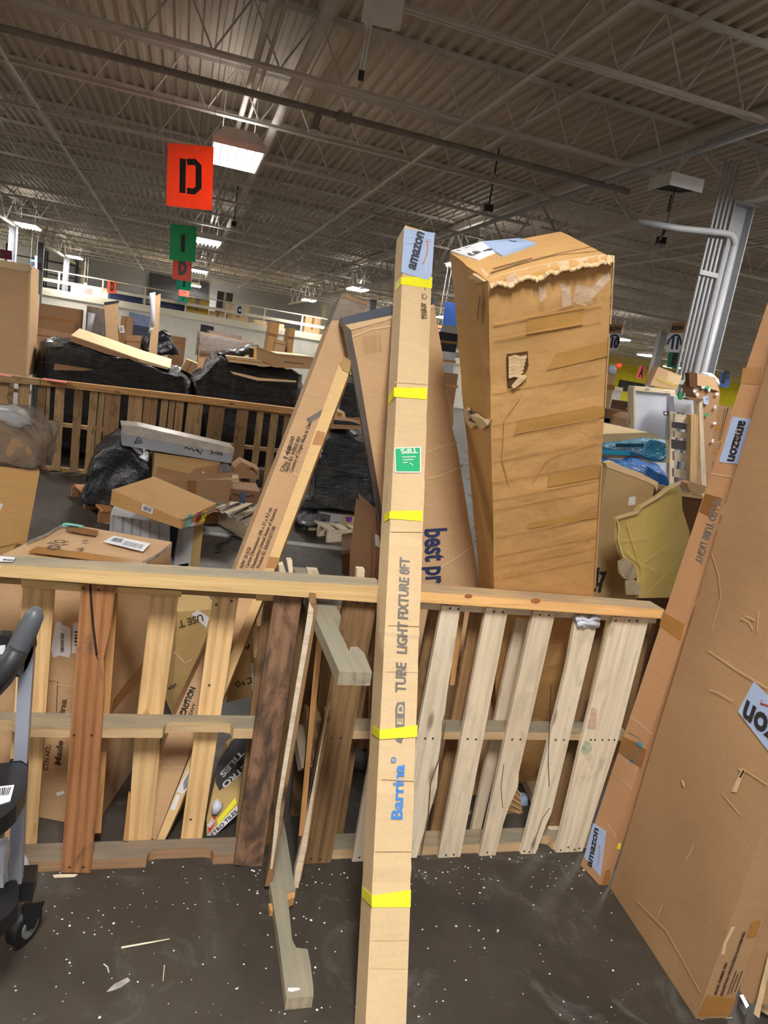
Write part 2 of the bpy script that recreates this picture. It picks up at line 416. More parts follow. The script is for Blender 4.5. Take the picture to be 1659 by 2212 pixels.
class SURF:
    """the real (dented) surface of a mesh, picked by pixel; falls back to its plane off the mesh"""
    def __init__(s, obj, plane, k=0.0):
        s.pl = plane; s.k = k; s.n = plane.n
        mw = WORLD[obj.name]; s.t = obj if isinstance(obj, BVHTree) else BVHTree.FromPolygons([mw @ v.co for v in obj.data.vertices], [tuple(p.vertices) for p in obj.data.polygons])
    def px(s, q, off=0.0):
        h = s.t.ray_cast(CAM, ray(*q).normalized())
        if h[0] is not None: return h[0]+s.n*(off+s.k)*.5+(CAM-h[0]).normalized()*(off+s.k)*.5
        p = CAM+ray(*q).normalized()*1.0; near = None
        for f in range(1, 60):
            t = lerp2(q, (1170, 800), f/60); h = s.t.ray_cast(CAM, ray(*t).normalized())
            if h[0] is not None: near = h[0]; break
        d = ray(*q).normalized(); return CAM+d*((near-CAM).dot(d)-off-s.k)
    def shift(s, k):
        o = SURF.__new__(SURF); o.pl = s.pl; o.k = s.k+k; o.n = s.n; o.t = s.t; return o
def gridpatch(name, pl, quad, mat, parent, nx=8, ny=3, off=.003):
    tl, tr, br, bl = quad; mb = MB()
    for j in range(ny+1):
        for i in range(nx+1): mb.v.append(pl.px(lerp2(lerp2(tl, tr, i/nx), lerp2(bl, br, i/nx), j/ny), off))
    for j in range(ny):
        for i in range(nx): a = j*(nx+1)+i; mb.f.append((a, a+1, a+nx+2, a+nx+1))
    return mb.build(name, mat, parent, smooth=True)
def lumpy(mb_pts_front, depth, name, mat, parent=None, n=5, amp=.05, seed=1, bulge=.35, direction=V((0, 1, 0)), cuts=3):
    """a soft bundle: outline picked on a plane, inflated in depth and crumpled"""
    bm = bmesh.new(); r = random.Random(seed); pts = [V(p) for p in mb_pts_front]; c = sum(pts, V((0, 0, 0)))/len(pts)
    layers = [(0.0, .86), (.18, .97), (.5, 1.0), (.82, .97), (1.0, .86)]; rings = []
    d = direction.normalized()*depth
    for t, s in layers: rings.append([bm.verts.new(c+(p-c)*s+d*t) for p in pts])
    for a, b in zip(rings, rings[1:]):
        for i in range(len(pts)): bm.faces.new((a[i], a[(i+1) % len(pts)], b[(i+1) % len(pts)], b[i]))
    bm.faces.new(rings[0]); bm.faces.new(rings[-1][::-1])
    bmesh.ops.triangulate(bm, faces=[f for f in bm.faces if len(f.verts) > 4])
    for k in range(cuts):
        bmesh.ops.subdivide_edges(bm, edges=[e for e in bm.edges if e.calc_length() > .04*(2**(2-k))*max(1, depth)], cuts=1, use_grid_fill=True)
    from mathutils import noise as mn
    bm.normal_update(); off = V((seed*3.7, seed*1.3, 0))
    for v in bm.verts:
        k = mn.noise(v.co*4/max(.4, depth)+off)*amp+mn.noise(v.co*11/max(.4, depth)+off)*amp*.5
        v.co += v.normal*k
    bmesh.ops.recalc_face_normals(bm, faces=bm.faces[:])
    loc = WORLD[parent.name].translation if parent else c
    for v in bm.verts: v.co -= loc
    me = bpy.data.meshes.new(name); bm.to_mesh(me); bm.free(); me.materials.append(mat)
    for p in me.polygons: p.use_smooth = True
    return newobj(name, me, parent, M.Translation(loc))
def carton(label, quad, y, depth, mat=None, stand=False, yaw=0, tape=None, name='carton', cat='carton', group=None, tilt=0, tmat=None, parts=True):
    """cardboard box: its front picked as (tl, tr, br, bl) at depth y, run back by depth; closing seam and tape are parts"""
    pl = yawed(quad[3], y, yaw, tilt); mat = mat or K2
    P = pxs(pl, quad)
    for i, j in ((3, 0), (2, 1)):
        if P[i].z < .003: P[i] = P[j]+(P[i]-P[j])*((P[j].z-.003)/(P[j].z-P[i].z))
    lo = min(P, key=lambda p: p.z); zb = .003 if stand else lo.z
    if stand: P = P[:2]+[V((P[2].x, P[2].y, .003)), V((P[3].x, P[3].y, .003))]
    t = thing(name, label, cat, (sum(p.x for p in P)/4, P[3].y, zb), group)
    MB().prism(P, -pl.n*depth).build('body', mat, t)
    if tape == 'top':      # strip along the middle of the top, lapping over the front
        a, b = P[0], P[1]; m = (a+b)/2; w = (b-a).normalized()*.03; back = -pl.n*depth; up = V((0, 0, .0015)); o = pl.n*.0015; dn = (P[3]-P[0]).normalized()*min(.07, (P[3]-P[0]).length*.3)
        MB().add([m-w+up+o, m+w+up+o, m+w+back+up, m-w+back+up, m-w+o+dn, m+w+o+dn], [(0, 1, 2, 3), (4, 5, 1, 0)]).build('tape', tmat or TP, t)
    elif tape == 'front':
        qs = [lerp2(quad[0], quad[3], .45), lerp2(quad[1], quad[2], .45), lerp2(quad[1], quad[2], .58), lerp2(quad[0], quad[3], .58)]
        patch('tape', pl, qs, tmat or TP, t)
    elif tape == 'vert':
        qs = [lerp2(quad[0], quad[1], .44), lerp2(quad[0], quad[1], .56), lerp2(quad[3], quad[2], .56), lerp2(quad[3], quad[2], .44)]
        patch('tape', pl, qs, tmat or TP, t)
    return t, pl

# ================================================================== SETTING
def struct(o, label=None): o['kind'] = 'structure'; return o
# floor: sealed, dirty concrete
m, t_, b_, ns_, ln_ = nt('concrete_floor'); v_ = coords(t_, rnd=False)
f1 = noise(t_, v_, .9, 8, .62, .6); f2 = noise(t_, v_, 14, 5, .6); f3 = noise(t_, v_, 4.5, 6, .7, 1.5)
c_ = ramp(t_, f1, [(.3, lin('#2F2B28')), (.5, lin('#423C35')), (.68, lin('#54504B'))])
c_ = mixn(t_, ramp(t_, f3, [(.54, (0, 0, 0)), (.72, (.75, .75, .75))]), c_, lin('#62615D'))
c_ = mixn(t_, ramp(t_, f3, [(.22, (.7, .7, .7)), (.38, (0, 0, 0))]), c_, lin('#2C2B2A'))
vo = N(t_, 'ShaderNodeTexVoronoi'); vo.inputs['Scale'].default_value = 9; vo.inputs['Randomness'].default_value = 1; ln_.new(v_, vo.inputs['Vector'])
fs_ = noise(t_, v_, 30, 3, .7, 1)
sp = N(t_, 'ShaderNodeMath', operation='ADD'); ln_.new(vo.outputs['Distance'], sp.inputs[0]); m2 = N(t_, 'ShaderNodeMath', operation='MULTIPLY'); m2.inputs[1].default_value = .35; ln_.new(fs_, m2.inputs[0]); ln_.new(m2.outputs[0], sp.inputs[1])
c_ = mixn(t_, ramp(t_, sp.outputs[0], [(.15, (.7, .7, .7)), (.19, (0, 0, 0))]), c_, lin('#8C8880'))
ln_.new(c_, b_.inputs['Base Color']); ln_.new(ramp(t_, f2, [(.3, (.42,)*3), (.7, (.62,)*3)]), b_.inputs['Roughness']); b_.inputs['Specular IOR Level'].default_value = .35
bump(t_, b_, f2, .12, .01)
X0, X1, Y0, Y1, ZD = -17.0, 50.0, -30.0, 50.0, 5.03
floor = struct(MB().box((X0, Y0, -.2), (X1, Y1, 0)).build('floor', m, frame=M.Identity(4)))
ST = plain('floor_line_paint', lin('#8E8C84'), .6, var=.15, scale=20)
MB().prism(pxs(FLOOR, [(225, 1124), (800, 1188), (800, 1196), (225, 1131)]), (0, 0, .002)).build('painted_line', ST, floor)
# walls
WG = plain('wall_grey_paint', lin('#8F9094'), .7, var=.03); WW = plain('wall_cream_paint', lin('#DAD6C8'), .6, var=.04); WY = plain('wall_yellow_paint', lin('#F2E620'), .6, var=.05)
struct(MB().box((X0, 43.0, 0), (24.0, 43.2, ZD)).build('wall_back', WG))
wall_far = struct(MB().box((24.0, Y1, 0), (X1, Y1+.2, ZD)).build('wall_far', WY))
struct(MB().box((23.9, 43.0, 0), (24.1, Y1, ZD)).build('wall_return', WG))
struct(MB().box((X0-.2, Y0, 0), (X0, Y1, ZD)).build('wall_left', WG))
struct(MB().box((X1, Y0, 0), (X1+.2, Y1, ZD)).build('wall_right', WY))
struct(MB().box((X0, Y0-.2, 0), (X1, Y0, ZD)).build('wall_front', WW))
# corrugated roof deck, ribs running away from the camera
m, t_, b_, ns_, ln_ = nt('painted_deck'); v_ = coords(t_, rnd=False); f1 = noise(t_, v_, .5, 5, .6); f2 = noise(t_, v_, 7, 5, .65)
c_ = ramp(t_, f1, [(.3, lin('#B9AD9D')), (.7, lin('#C8BEAE'))]); c_ = mixn(t_, ramp(t_, f2, [(.62, (0, 0, 0)), (.82, (.5, .5, .5))]), c_, lin('#9A8C7C'))
ln_.new(c_, b_.inputs['Base Color']); b_.inputs['Roughness'].default_value = .6
mb = MB(); x = X0; P = .1524; ys = [Y0, 8.0, 28.0, Y1]; prof = []
while x < X1: prof += [(x, ZD), (x+.055, ZD), (x+.072, ZD+.038), (x+.135, ZD+.038)]; x += P
prof.append((x, ZD)); n = len(prof)
for y in ys: mb.v += [V((p[0], y, p[1])) for p in prof]
for k in range(len(ys)-1): mb.f += [(k*n+i, k*n+i+1, (k+1)*n+i+1, (k+1)*n+i) for i in range(n-1)]
ceiling = struct(mb.build('ceiling', m, frame=M.Identity(4)))
MB().box((X0, Y0, ZD+.06), (X1, Y1, ZD+.1)).build('roof_board', m, ceiling)
# bar joists: two chords of twin angles and a bent round-bar web, all hung under the deck
def joist_meshes(x0, x1, z1=ZD, d=.62, pitch=.66):
    top = MB(); bot = MB(); web = MB()
    for s in (-1, 1):
        top.box((x0, s*.012 if s > 0 else -.05, z1-.006), (x1, .05 if s > 0 else -.012, z1)); top.box((x0, s*.012-.003, z1-.045), (x1, s*.012+.003, z1-.006))
        bot.box((x0, s*.012 if s > 0 else -.045, z1-d), (x1, .045 if s > 0 else -.012, z1-d+.006)); bot.box((x0, s*.012-.003, z1-d+.006), (x1, s*.012+.003, z1-d+.045))
    x = x0; a, c = z1-.045, z1-d+.03
    while x < x1-.01:
        h = pitch/2; r = .03
        web.tube([(x, 0, a), (x+.02, 0, a-.02), (x+h-r, 0, c+.05), (x+h-r*.4, 0, c+.008), (x+h, 0, c), (x+h+r*.4, 0, c+.008), (x+h+r, 0, c+.05), (x+pitch-.02, 0, a-.02), (x+pitch, 0, a)], .0105, 4, False)
        x += pitch
    ms = [top.mesh('top_chord'), bot.mesh('bottom_chord'), web.mesh('web')]
    for q in ms: q.materials.append(STEEL)
    return ms
JM = joist_meshes(-16.8, 5.55); JR = joist_meshes(5.75, 24.0, pitch=.70); JF = joist_meshes(24.2, 49.0, pitch=1.3)
for k in range(-14, 22):
    y = 6.15+2.03*k
    for ms in ((JM, JR, JF) if y < 42 else (JF,)):
        if ms is JF and y < 18: continue
        if ms is JR and y < 0: continue
        if ms is JM and y < 0 and k % 2: continue
        j = newobj('bar_joist', None, ceiling, M.Translation((0, y, 0))); j.empty_display_size = .1
        for q in ms: newobj(q.name.split('.')[0], q, j, M.Translation((0, y, 0)))
# joist girders along the column lines
def girder(x, y0, y1):
    g = newobj('joist_girder', None, ceiling, M.Translation((x, y0, 0)))
    MB().box((x-.07, y0, 4.82), (x+.07, y1, 4.92)).build('top_chord', STEEL, g); MB().box((x-.06, y0, 4.02), (x+.06, y1, 4.10)).build('bottom_chord', STEEL, g)
    w = MB(); y = y0
    while y < y1-.1:
        for a, b in (((x, y, 4.84), (x, y+1.0, 4.08)), ((x, y+1.0, 4.08), (x, y+2.03, 4.84))): w.tube([a, b], .03, 4, False)
        y += 2.03
    w.build('web', STEEL, g)
girder(5.65, 2.09, 42.7); girder(-5.35, 20.36, 42.7)
# cross bridging between the joists (level with the two chords) and conduits strapped to them
for xh, z in ((1.034*2.66, 4.42), (1.21*3.2, 4.93), (-.83*2.66, 4.42), (-.83*3.2, 4.93), (8.4, 4.42), (9.4, 4.93)):
    MB().tube([(xh, 2.2, z), (xh, 42, z)], .022, 6).build('bridging_bar', STEEL, ceiling)
def pipe(name, label, pts, r, mat, n=8, cat='pipe'):
    return tag(MB().tube(pts, r, n).build(name, mat, smooth=True), label, cat)
pipe('roof_pipe', 'thick pale round pipe running away under the roof deck above the lit lamp', [(.33*2.85, 3.0, EYE+2.85), (.33*2.85, 41, EYE+2.85)], .062, STEEL, 12)
pipe('conduit', 'narrow straight conduit under the deck, left of the thick pale pipe', [(.168*2.9, 3.0, EYE+2.9), (.168*2.9, 40, EYE+2.9)], .036, STEEL)
pipe('conduit', 'thin conduit squeezed between the wider conduit and the thick pale pipe', [(.206*2.9, 3.0, EYE+2.9), (.206*2.9, 40, EYE+2.9)], .022, STEEL)
sp_ = thing('sprinkler_pipe', 'dusty sprinkler pipe crossing below the joists with a coupling and one hanging head', 'pipe', (0, 8.7, EYE+2.56))
YS, ZS = 8.72, EYE+2.56
MB().tube([(-8, YS, ZS), (5.2, YS, ZS)], .037, 10).build('main_pipe', STEELD, sp_, smooth=True)
cx = PY(YS).px((745, 243)).x
mb = MB()
for dx in (-.05, .05): mb.tube([(cx+dx-.022, YS, ZS), (cx+dx+.022, YS, ZS)], .065, 10)
mb.tube([(cx-.08, YS, ZS), (cx+.08, YS, ZS)], .052, 10); mb.build('coupling', STEELD, sp_)
hx = PY(YS).px((690, 228)).x
MB().tube([(hx, YS, ZS-.02), (hx, YS, ZS-.06), (hx-.01, YS-.02, ZS-.1), (hx-.02, YS-.03, ZS-.18), (hx-.02, YS-.03, ZS-.2), (hx-.02, YS-.03, ZS-.215)], [.02, .045, .04, .04, .065, .065], 10).build('sprinkler_head', STEELD, sp_)
MB().tube([(hx-.02, YS-.03, ZS-.21), (hx-.02, YS-.03, ZS-.222), (hx-.02, YS-.03, ZS-.235)], [.062, .062, .03], 10).build('head_ring', STEELW, sp_)
MB().tube([(hx-.075, YS-.03, ZS-.12), (hx-.075, YS-.03, ZS-.22)], .011, 6).build('lever', STEELW, sp_)
pipe('conduit', 'long pale conduit running from the right column girder away to the left', [(4.86, 1.5, EYE+2.60), (4.86, 30, EYE+2.60)], .034, STEELW, 8)
pipe('conduit', 'second pale conduit lying tight above the long one at upper right', [(4.93, 1.5, EYE+2.69), (4.93, 7.0, EYE+2.69)], .024, STEELW, 8)

# columns
STEELC = plain('grey_column_paint', lin('#83868C'), .5, var=.03)
def column(label, x, y, z1, mat=STEELW, group=None, w=.25, d=.2):
    c = thing('steel_column', label, 'column', (x, y, 0), group or 'steel columns that carry the roof')
    MB().box((x-w/2, y-d/2, .02), (x-w/2+.014, y+d/2, z1)).build('flange', mat, c); MB().box((x+w/2-.014, y-d/2, .02), (x+w/2, y+d/2, z1)).build('flange', mat, c)
    MB().box((x-w/2+.014, y-.006, .02), (x+w/2-.014, y+.006, z1)).build('web', mat, c)
    MB().box((x-w/2-.05, y-d/2-.05, 0), (x+w/2+.05, y+d/2+.05, .02)).build('base_plate', mat, c)
    MB().box((x-w/2-.02, y-d/2-.02, z1), (x+w/2+.02, y+d/2+.02, z1+.02)).build('cap_plate', mat, c); return c
CX, CY = 5.65, 7.20
column('pale steel column at right with pipes strapped to it, behind the wrapped cartons', CX, CY, 4.0, w=.27, d=.22)
cp = PY(7.0)
dp = thing('drain_pipe', 'white pipe with an elbow coming down the right column', 'pipe', (CX+.05, 7.02, 0))
el = [cp.px(q) for q in ((1375, 479), (1470, 494), (1560, 503), (1578, 506), (1585, 516), (1586, 532))]
q0 = el[-1]; MB().tube(el, .036, 8).build('elbow_run', STEELW, dp, smooth=True); MB().tube([q0, (q0.x, q0.y, .01)], .04, 8).build('downpipe', STEELW, dp, smooth=True)
cg = thing('conduit_bundle', 'four thin white conduits strapped together down the left of the right column', 'conduit', (CX-.25, 7.1, 0))
for i in range(4):
    xx = CX-.2-.055*i; MB().tube([(xx, 7.08, .01), (xx, 7.08, 3.0), (xx, 7.08, 3.7), (xx, 7.08, 4.38)], .016, 6).build('conduit_run', STEELW, cg, smooth=True)
MB().box((CX-.4, 7.04, 2.03), (CX-.16, 7.06, 2.08)).build('strap', STEELW, cg); MB().box((CX-.4, 7.04, 3.2), (CX-.16, 7.06, 3.25)).build('strap', STEELW, cg)
for i, (x, y, z, s) in enumerate(((-5.3, 26.35, 4.0, 'pale grey column at the left edge of the photo by the tall carton'), (-5.27, 30.95, 4.0, 'bluish white column with a small black box, left of the mezzanine'),
        (-5.22, 37.0, 4.0, 'dull grey column before the mezzanine rail, between two paler ones'), (-5.15, 42.4, 4.3, 'cream column farthest back at the left beside a hanging lamp'), (6.98, 28.4, 4.0, 'grey column behind the top of the leaning cartons'),
        (7.6, 42.3, 4.3, 'cream column left of its grey twin before the mezzanine rail'), (7.75, 38.6, 4.3, 'grey column right of the cream one before the mezzanine rail'))):
    column(s, x, y, z, CREAM if 'cream' in s else STEELC, w=.22, d=.22)
tag(MB().box((-5.36, 30.78, 3.02), (-5.22, 30.83, 3.3)).build('control_box', BLACK), 'small black box fixed to the bluish white column', 'box')
yx = PY(20.0).px((1424, 748)).x
yl = thing('steel_column', 'slim grey column in front of the yellow wall, left of sign B', 'column', (yx, 20.0, 0))
MB().box((yx-.11, 19.9, 0), (yx+.11, 20.1, 4.0)).build('shaft', plain('grey_painted_steel', lin('#9A9A98'), .5), yl); MB().box((yx-.2, 19.8, 0), (yx+.2, 20.2, .02)).build('base_plate', STEELW, yl)

# lamps: high bays hung in staggered rows, each its own light
GL = glow('lamp_tube', (1.0, .97, .92), 14.0)
GW = plain('lamp_housing', (.80, .80, .80), .4, var=.01)
hw, hd = .31, .60
mb = MB(); mb.add([(-hw, -hd, .0), (hw, -hd, 0), (hw, hd, 0), (-hw, hd, 0), (-.2, -hd+.05, .14), (.2, -hd+.05, .14), (.2, hd-.05, .14), (-.2, hd-.05, .14)],
    [(4, 5, 6, 7), (0, 1, 5, 4), (1, 2, 6, 5), (2, 3, 7, 6), (3, 0, 4, 7), (0, 1, 2, 3)])
HOUS = mb.mesh('housing'); HOUS.materials.append(GW)
mb = MB()
for i in range(6): mb.tube([(-.25+.1*i, -hd+.04, -.035), (-.25+.1*i, hd-.04, -.035)], .013, 6)
TUBES = mb.mesh('tube'); TUBES.materials.append(GL)
mb = MB(); mb.tube([(-.2, 0, .13), (-.2, 0, .985)], .006, 4); mb.tube([(.2, 0, .13), (.2, 0, .985)], .006, 4); HANG = mb.mesh('hanger'); HANG.materials.append(STEEL)
mb = MB()
for i in range(7): mb.box((-.3+.1*i-.006, -hd, -.075), (-.3+.1*i+.006, hd, -.07))
for y in (-hd, hd): mb.box((-hw, y-.006, -.08), (hw, y+.006, 0))
for xq in (-hw, hw): mb.box((xq-.006, -hd, -.08), (xq+.006, hd, 0))
GRD = mb.mesh('wire_guard'); GRD.materials.append(GW)
LZ = EYE+2.3
def lamp(x, y, label, guard=False, z=LZ, w=None):
    o = thing('high_bay_lamp', label, 'lamp', (x, y, z), 'high bay lamps hung under the roof'); T = M.Translation((x, y, z))
    newobj('housing', HOUS, o, T); newobj('tube_row', TUBES, o, T)['kind'] = 'stuff'; newobj('hanger', HANG, o, T)
    if guard: newobj('wire_guard', GRD, o, T)
    ld = bpy.data.lights.new('lamp_light', 'AREA'); ld.shape = 'RECTANGLE'; ld.size = 2*hw-.04; ld.size_y = 2*hd-.04; ld.energy = w or LAMP_W; ld.color = LAMP_COL
    newobj('lamp_light', ld, o, M.Translation((x, y, z-.012)))
    lu = bpy.data.lights.new('added_uplight', 'AREA'); lu.shape = 'RECTANGLE'; lu.size = .38; lu.size_y = 1.05; lu.energy = (w or LAMP_W)*UP_SHARE; lu.color = LAMP_COL  # extra light aimed upward, added to brighten the roof deck
    newobj('added_uplight', lu, o, M.Translation((x, y, z+.15)) @ M.Rotation(PI, 4, 'X')); return o
seen = {(0, 1): 'lit caged lamp beside the orange sign D', (0, 2): 'lit lamp right of the green sign I', (0, 3): 'small lit lamp behind the lower stack of hanging signs', (-1, 2): 'lit lamp at the left edge beside the grey column',
        (-1, 3): 'lit lamp before the cream column at left', (1, 2): 'lit lamp above the crinkled top of the leaning carton', (1, 3): 'lit lamp between the cream and grey columns right of sign C'}
for kx in range(-2, 10):
    for ky in range(-3, 5):
        x = .45+5.22*kx; y = 10.3*ky+(5.05 if kx % 2 else 0)
        if y > (47 if x > 24 else 46) or y < -27 or (x < 22 and y > 42) or (x > 9 and y < 3) or (x > 33 and y < 24): continue
        if (kx, ky) == (0, 0): x, y = -.05, -.45      # the lamp over the photographer hangs a little out of line
        lamp(x, y, seen.get((kx, ky), 'lit high bay lamp hung under the roof away from the hanging signs'), (kx, ky) == (0, 1), w=LAMP_W*1.2 if (kx, ky) == (0, 0) else None)
# unlit fixture with a dangling cord at the right girder, and the white box at the top edge
uf = thing('unlit_lamp', 'white unlit lamp housing with dark underside hanging left of the right column', 'lamp', (4.75, 7.0, EYE+2.28))
uz = PY(6.9)
top_ = [uz.px(q) for q in ((1400, 398), (1448, 388), (1516, 392), (1512, 410))]
z0 = EYE+2.22
c0 = PZ(z0)
ring = [c0.px(q) for q in ((1398, 413), (1446, 399), (1516, 417), (1470, 424))]
mb = MB(); mb.add(ring+[p+V((0, 0, .13)) for p in ring], [(0, 1, 5, 4), (1, 2, 6, 5), (2, 3, 7, 6), (3, 0, 4, 7), (4, 5, 6, 7)]); mb.build('housing', GW, uf)
cc = sum(ring, V((0, 0, 0)))/4
MB().add([cc+(p-cc)*.9+V((0, 0, .03)) for p in ring], [(0, 1, 2, 3)]).build('dark_underside', DARKM, uf)
MB().tube([cc+V((0, 0, .03)), cc+V((0, 0, -.2)), cc+V((-.01, 0, -.42)), cc+V((-.05, 0, -.5))], .008, 5).build('cord', BLACK, uf)
MB().tube([cc+V((0, 0, .13)), cc+V((0, 0, .5))], .01, 5).build('hanger', STEEL, uf)
wb = thing('white_fixture_box', 'white box fixture at the top edge with a hanging plug cord', 'lamp', (.9, 5.0, 4.1))
bp = PZ(EYE+2.42)
q4 = [bp.px(q) for q in ((780, 48), (864, 68), (884, -60), (800, -80))]
MB().prism(q4, (0, 0, .12)).build('housing', plain('galvanised_box', lin('#F0F0F0'), .5, var=.03), wb)
kk = (q4[0]*.85+q4[1]*.15); k2 = kk+V((0, -.03, 0))
MB().tube([k2+V((0, 0, .03)), k2+V((0, 0, -.03))], .026, 8).build('socket', GW, wb)
mb = MB(); mb.tube([k2, k2+V((-.008, 0, -.34))], .007, 5); mb.tube([k2+V((.03, 0, 0)), k2+V((.018, 0, -.32))], .007, 5); mb.build('cord', GW, wb)
MB().box(tuple(k2+V((-.016, -.012, -.4))), tuple(k2+V((.026, .012, -.33)))).build('plug', BLACK, wb)
MB().tube([q4[2]+V((-.1, .1, .1)), q4[2]+V((-.1, .1, .7))], .008, 5).build('hanger', STEEL, wb)
for (q, y, s) in (((1055, 450), 13.0, 'black camera pod hanging from the joists above the tall crushed carton'), ((1428, 520), 15.0, 'black dome camera hanging by the right column'), ((505, 484), 22.0, 'small black camera beside the thick roof pipe')):
    p = PZ(4.2).px(q); c = thing('camera_pod', s, 'camera', tuple(p), 'camera pods under the roof'); mb = MB(); mb.box(tuple(p+V((-.055, -.055, -.05))), tuple(p+V((.055, .055, .05)))); mb.build('body', BLACK, c)
    MB().tube([p+V((0, 0, .06)), (p.x, p.y, 5.035)], .012, 5).build('bracket', BLACK, c)

# hanging signs
def sign(label, quad, y, mat, letter=None, la=None, lb=None, lh=None, ink=INK, top=5.035, name='hanging_sign'):
    pl = PY(y); P = pxs(pl, quad); s = thing(name, label, 'sign', tuple((P[0]+P[1])/2), 'signs hung over the aisles')
    cd_ = MB().prism(P, (0, .006, 0)).build('card', mat, s); s['card'] = cd_.name
    if letter:
        a, b = lerp2(*la), lerp2(*lb); text(letter, pl, a, b, ink, cd_, lh, 'printed_letter', .004)
    mb = MB()
    for p in (P[0]*.95+P[1]*.05, P[0]*.05+P[1]*.95): mb.tube([p+V((0, .003, -.02)), (p.x, p.y+.003, top)], .0035, 4, False)
    mb.build('hanging_wire', STEEL, s); return s, pl
def stencilD(s, pl, pts, w, bar):
    """stencil capital: upright bar apart from the bowl"""
    stroke('printed_letter', pl, [pts], w, INK, s, .004); stroke('printed_letter', pl, [bar], w, INK, s, .004)
s, pl = sign('nearest orange sign with black stencil letter D, by the lit lamp', [(362, 308), (462, 317), (458, 455), (359, 444)], 9.02, ORSIGN)
stencilD(s, pl, [(404, 350), (421, 350), (429, 358), (429, 405), (419, 414), (404, 412)], .065, [(395, 343), (394, 417)])
s, pl = sign('nearest green sign with black letter I under the orange sign', [(368, 484), (425, 489), (422, 567), (366, 561)], 15.95, GRSIGN)
stroke('printed_letter', pl, [[(396, 506), (395, 545)]], .075, INK, s, .004)
s, pl = sign('dark red sign D hanging just below the green sign', [(374, 560), (415, 565), (412, 609), (371, 602)], 24.0, RDSIGN, 'D', ((385, 591), (385, 591), 0), ((403, 593), (403, 593), 0), .38)
s, pl = sign('small teal sign below the dark red sign D', [(383, 600), (414, 604), (412, 629), (382, 625)], 28.5, TLSIGN); stroke('printed_letter', pl, [[(398, 607), (397, 620)]], .06, INK, s, .004)
s, pl = sign('tiny red sign half hidden between two teal signs', [(387, 622), (410, 626), (408, 642), (386, 638)], 32.0, RDSIGN); stroke('printed_letter', pl, [[(394, 630), (402, 632)]], .05, INK, s, .004)
s, pl = sign('lowest and smallest teal sign in the hanging stack', [(386, 638), (407, 642), (405, 655), (384, 651)], 35.5, TLSIGN); stroke('printed_letter', pl, [[(396, 643), (395, 649)]], .05, INK, s, .004)
s, pl = sign('bright orange sign D standing on the mezzanine rail', [(233, 607), (252, 609), (250, 635), (231, 632)], 36.45, ORSIGN, 'D', ((238, 627), (238, 627), 0), ((246, 628), (246, 628), 0), .36, top=3.3)
s, pl = sign('white sign C hanging before the mezzanine rail', [(507, 657), (528, 660), (525, 683), (506, 680)], 36.0, WHITE, 'C', ((512, 676), (512, 676), 0), ((521, 677), (521, 677), 0), .3)
s, pl = sign('pale sign at left half hidden behind a column', [(181, 610), (188, 611), (187, 636), (180, 635)], 36.0, WHITE)
s, pl = sign('blue and pink sign E half hidden behind the bluish column', [(66, 560), (80, 562), (79, 604), (65, 602)], 27.0, BLSIGN, 'E', ((67, 594), (67, 594), 0), ((76, 595), (76, 595), 0), .4)
patch('card_edge', pl, [(75, 552), (81, 553), (80, 604), (76, 603)], plain('pink_card', lin('#B58AA6'), .6), s)
s, pl = sign('dark red sign behind the tall carton at the far left', [(0, 538), (26, 542), (26, 562), (0, 558)], 24.5, plain('dark_red_card', lin('#7A2E36'), .6))
s, pl = sign('blue sign seen through the gap left of the tall crushed carton', [(962, 652), (990, 656), (988, 705), (956, 701)], 15.0, BLSIGN)
s, pl = sign('pink sign A hanging before the yellow wall', [(1382, 790), (1395, 792), (1388, 819), (1374, 816)], 27.0, PKSIGN, 'A', ((1379, 812), (1379, 812), 0), ((1388, 814), (1388, 814), 0), .4)
s, pl = sign('dark green sign B half behind the row 11 sign', [(1445, 760), (1471, 756), (1464, 797), (1440, 793)], 22.0, card('dark_green_card', lin('#3C9A74')), 'B', ((1449, 786), (1449, 786), 0), ((1460, 788), (1460, 788), 0), .45)
s, pl = sign('blue sign F hanging before the yellow wall at right', [(1556, 805), (1580, 807), (1573, 839), (1553, 835)], 22.0, BLSIGN, 'F', ((1559, 826), (1559, 826), 0), ((1572, 828), (1572, 828), 0), .4)
def rowsign(label, num, quad, y, a, b):
    pl = PY(y); s, pl = sign(label, quad, y, WHITE); tl, tr, br, bl = quad
    patch('tan_band', pl, [tl, tr, lerp2(tr, br, .34), lerp2(tl, bl, .34)], plain('tan_band', lin('#B08050'), .6), s)
    text('ROW', pl, lerp2(lerp2(tl, bl, .24), lerp2(tr, br, .24), .08), lerp2(lerp2(tl, bl, .24), lerp2(tr, br, .24), .95), INK, s, None, 'printed_letter', .005)
    arc = [lerp2(lerp2(tl, bl, hh), lerp2(tr, br, hh), .5-.46*math.cos(PI*i/12)) for i in range(13) for hh in [.74-.33*math.sin(PI*i/12)]]
    stroke('printed_arch', pl, [arc], .045, INKN, s, .006); text(num, pl, a, b, INKN, s, .26, 'printed_letter', .006); return s
rowsign('white row 11 sign with tan top, left of the right column', '11', [(1452, 698), (1481, 697), (1467, 762), (1437, 760)], 15.6, (1449, 752), (1464, 753))
rowsign('white row 10 sign with tan top, at the crushed carton edge', '10', [(1318, 701), (1346, 700), (1335, 757), (1305, 757)], 18.3, (1318, 749), (1335, 751))
rowsign('small row sign 8 in the gap beside the crushed carton', '8', [(946, 702), (955, 703), (954, 739), (945, 738)], 16.0, (948, 732), (953, 733))
EX = glow('exit_glow', (1.0, .05, .06), 1.0)
tag(MB().prism(pxs(PY(49.85), [(1336, 786), (1343, 787), (1342, 792), (1335, 791)]), (0, .1, 0)).build('exit_light', EX), 'tiny red light on the yellow wall', 'light')

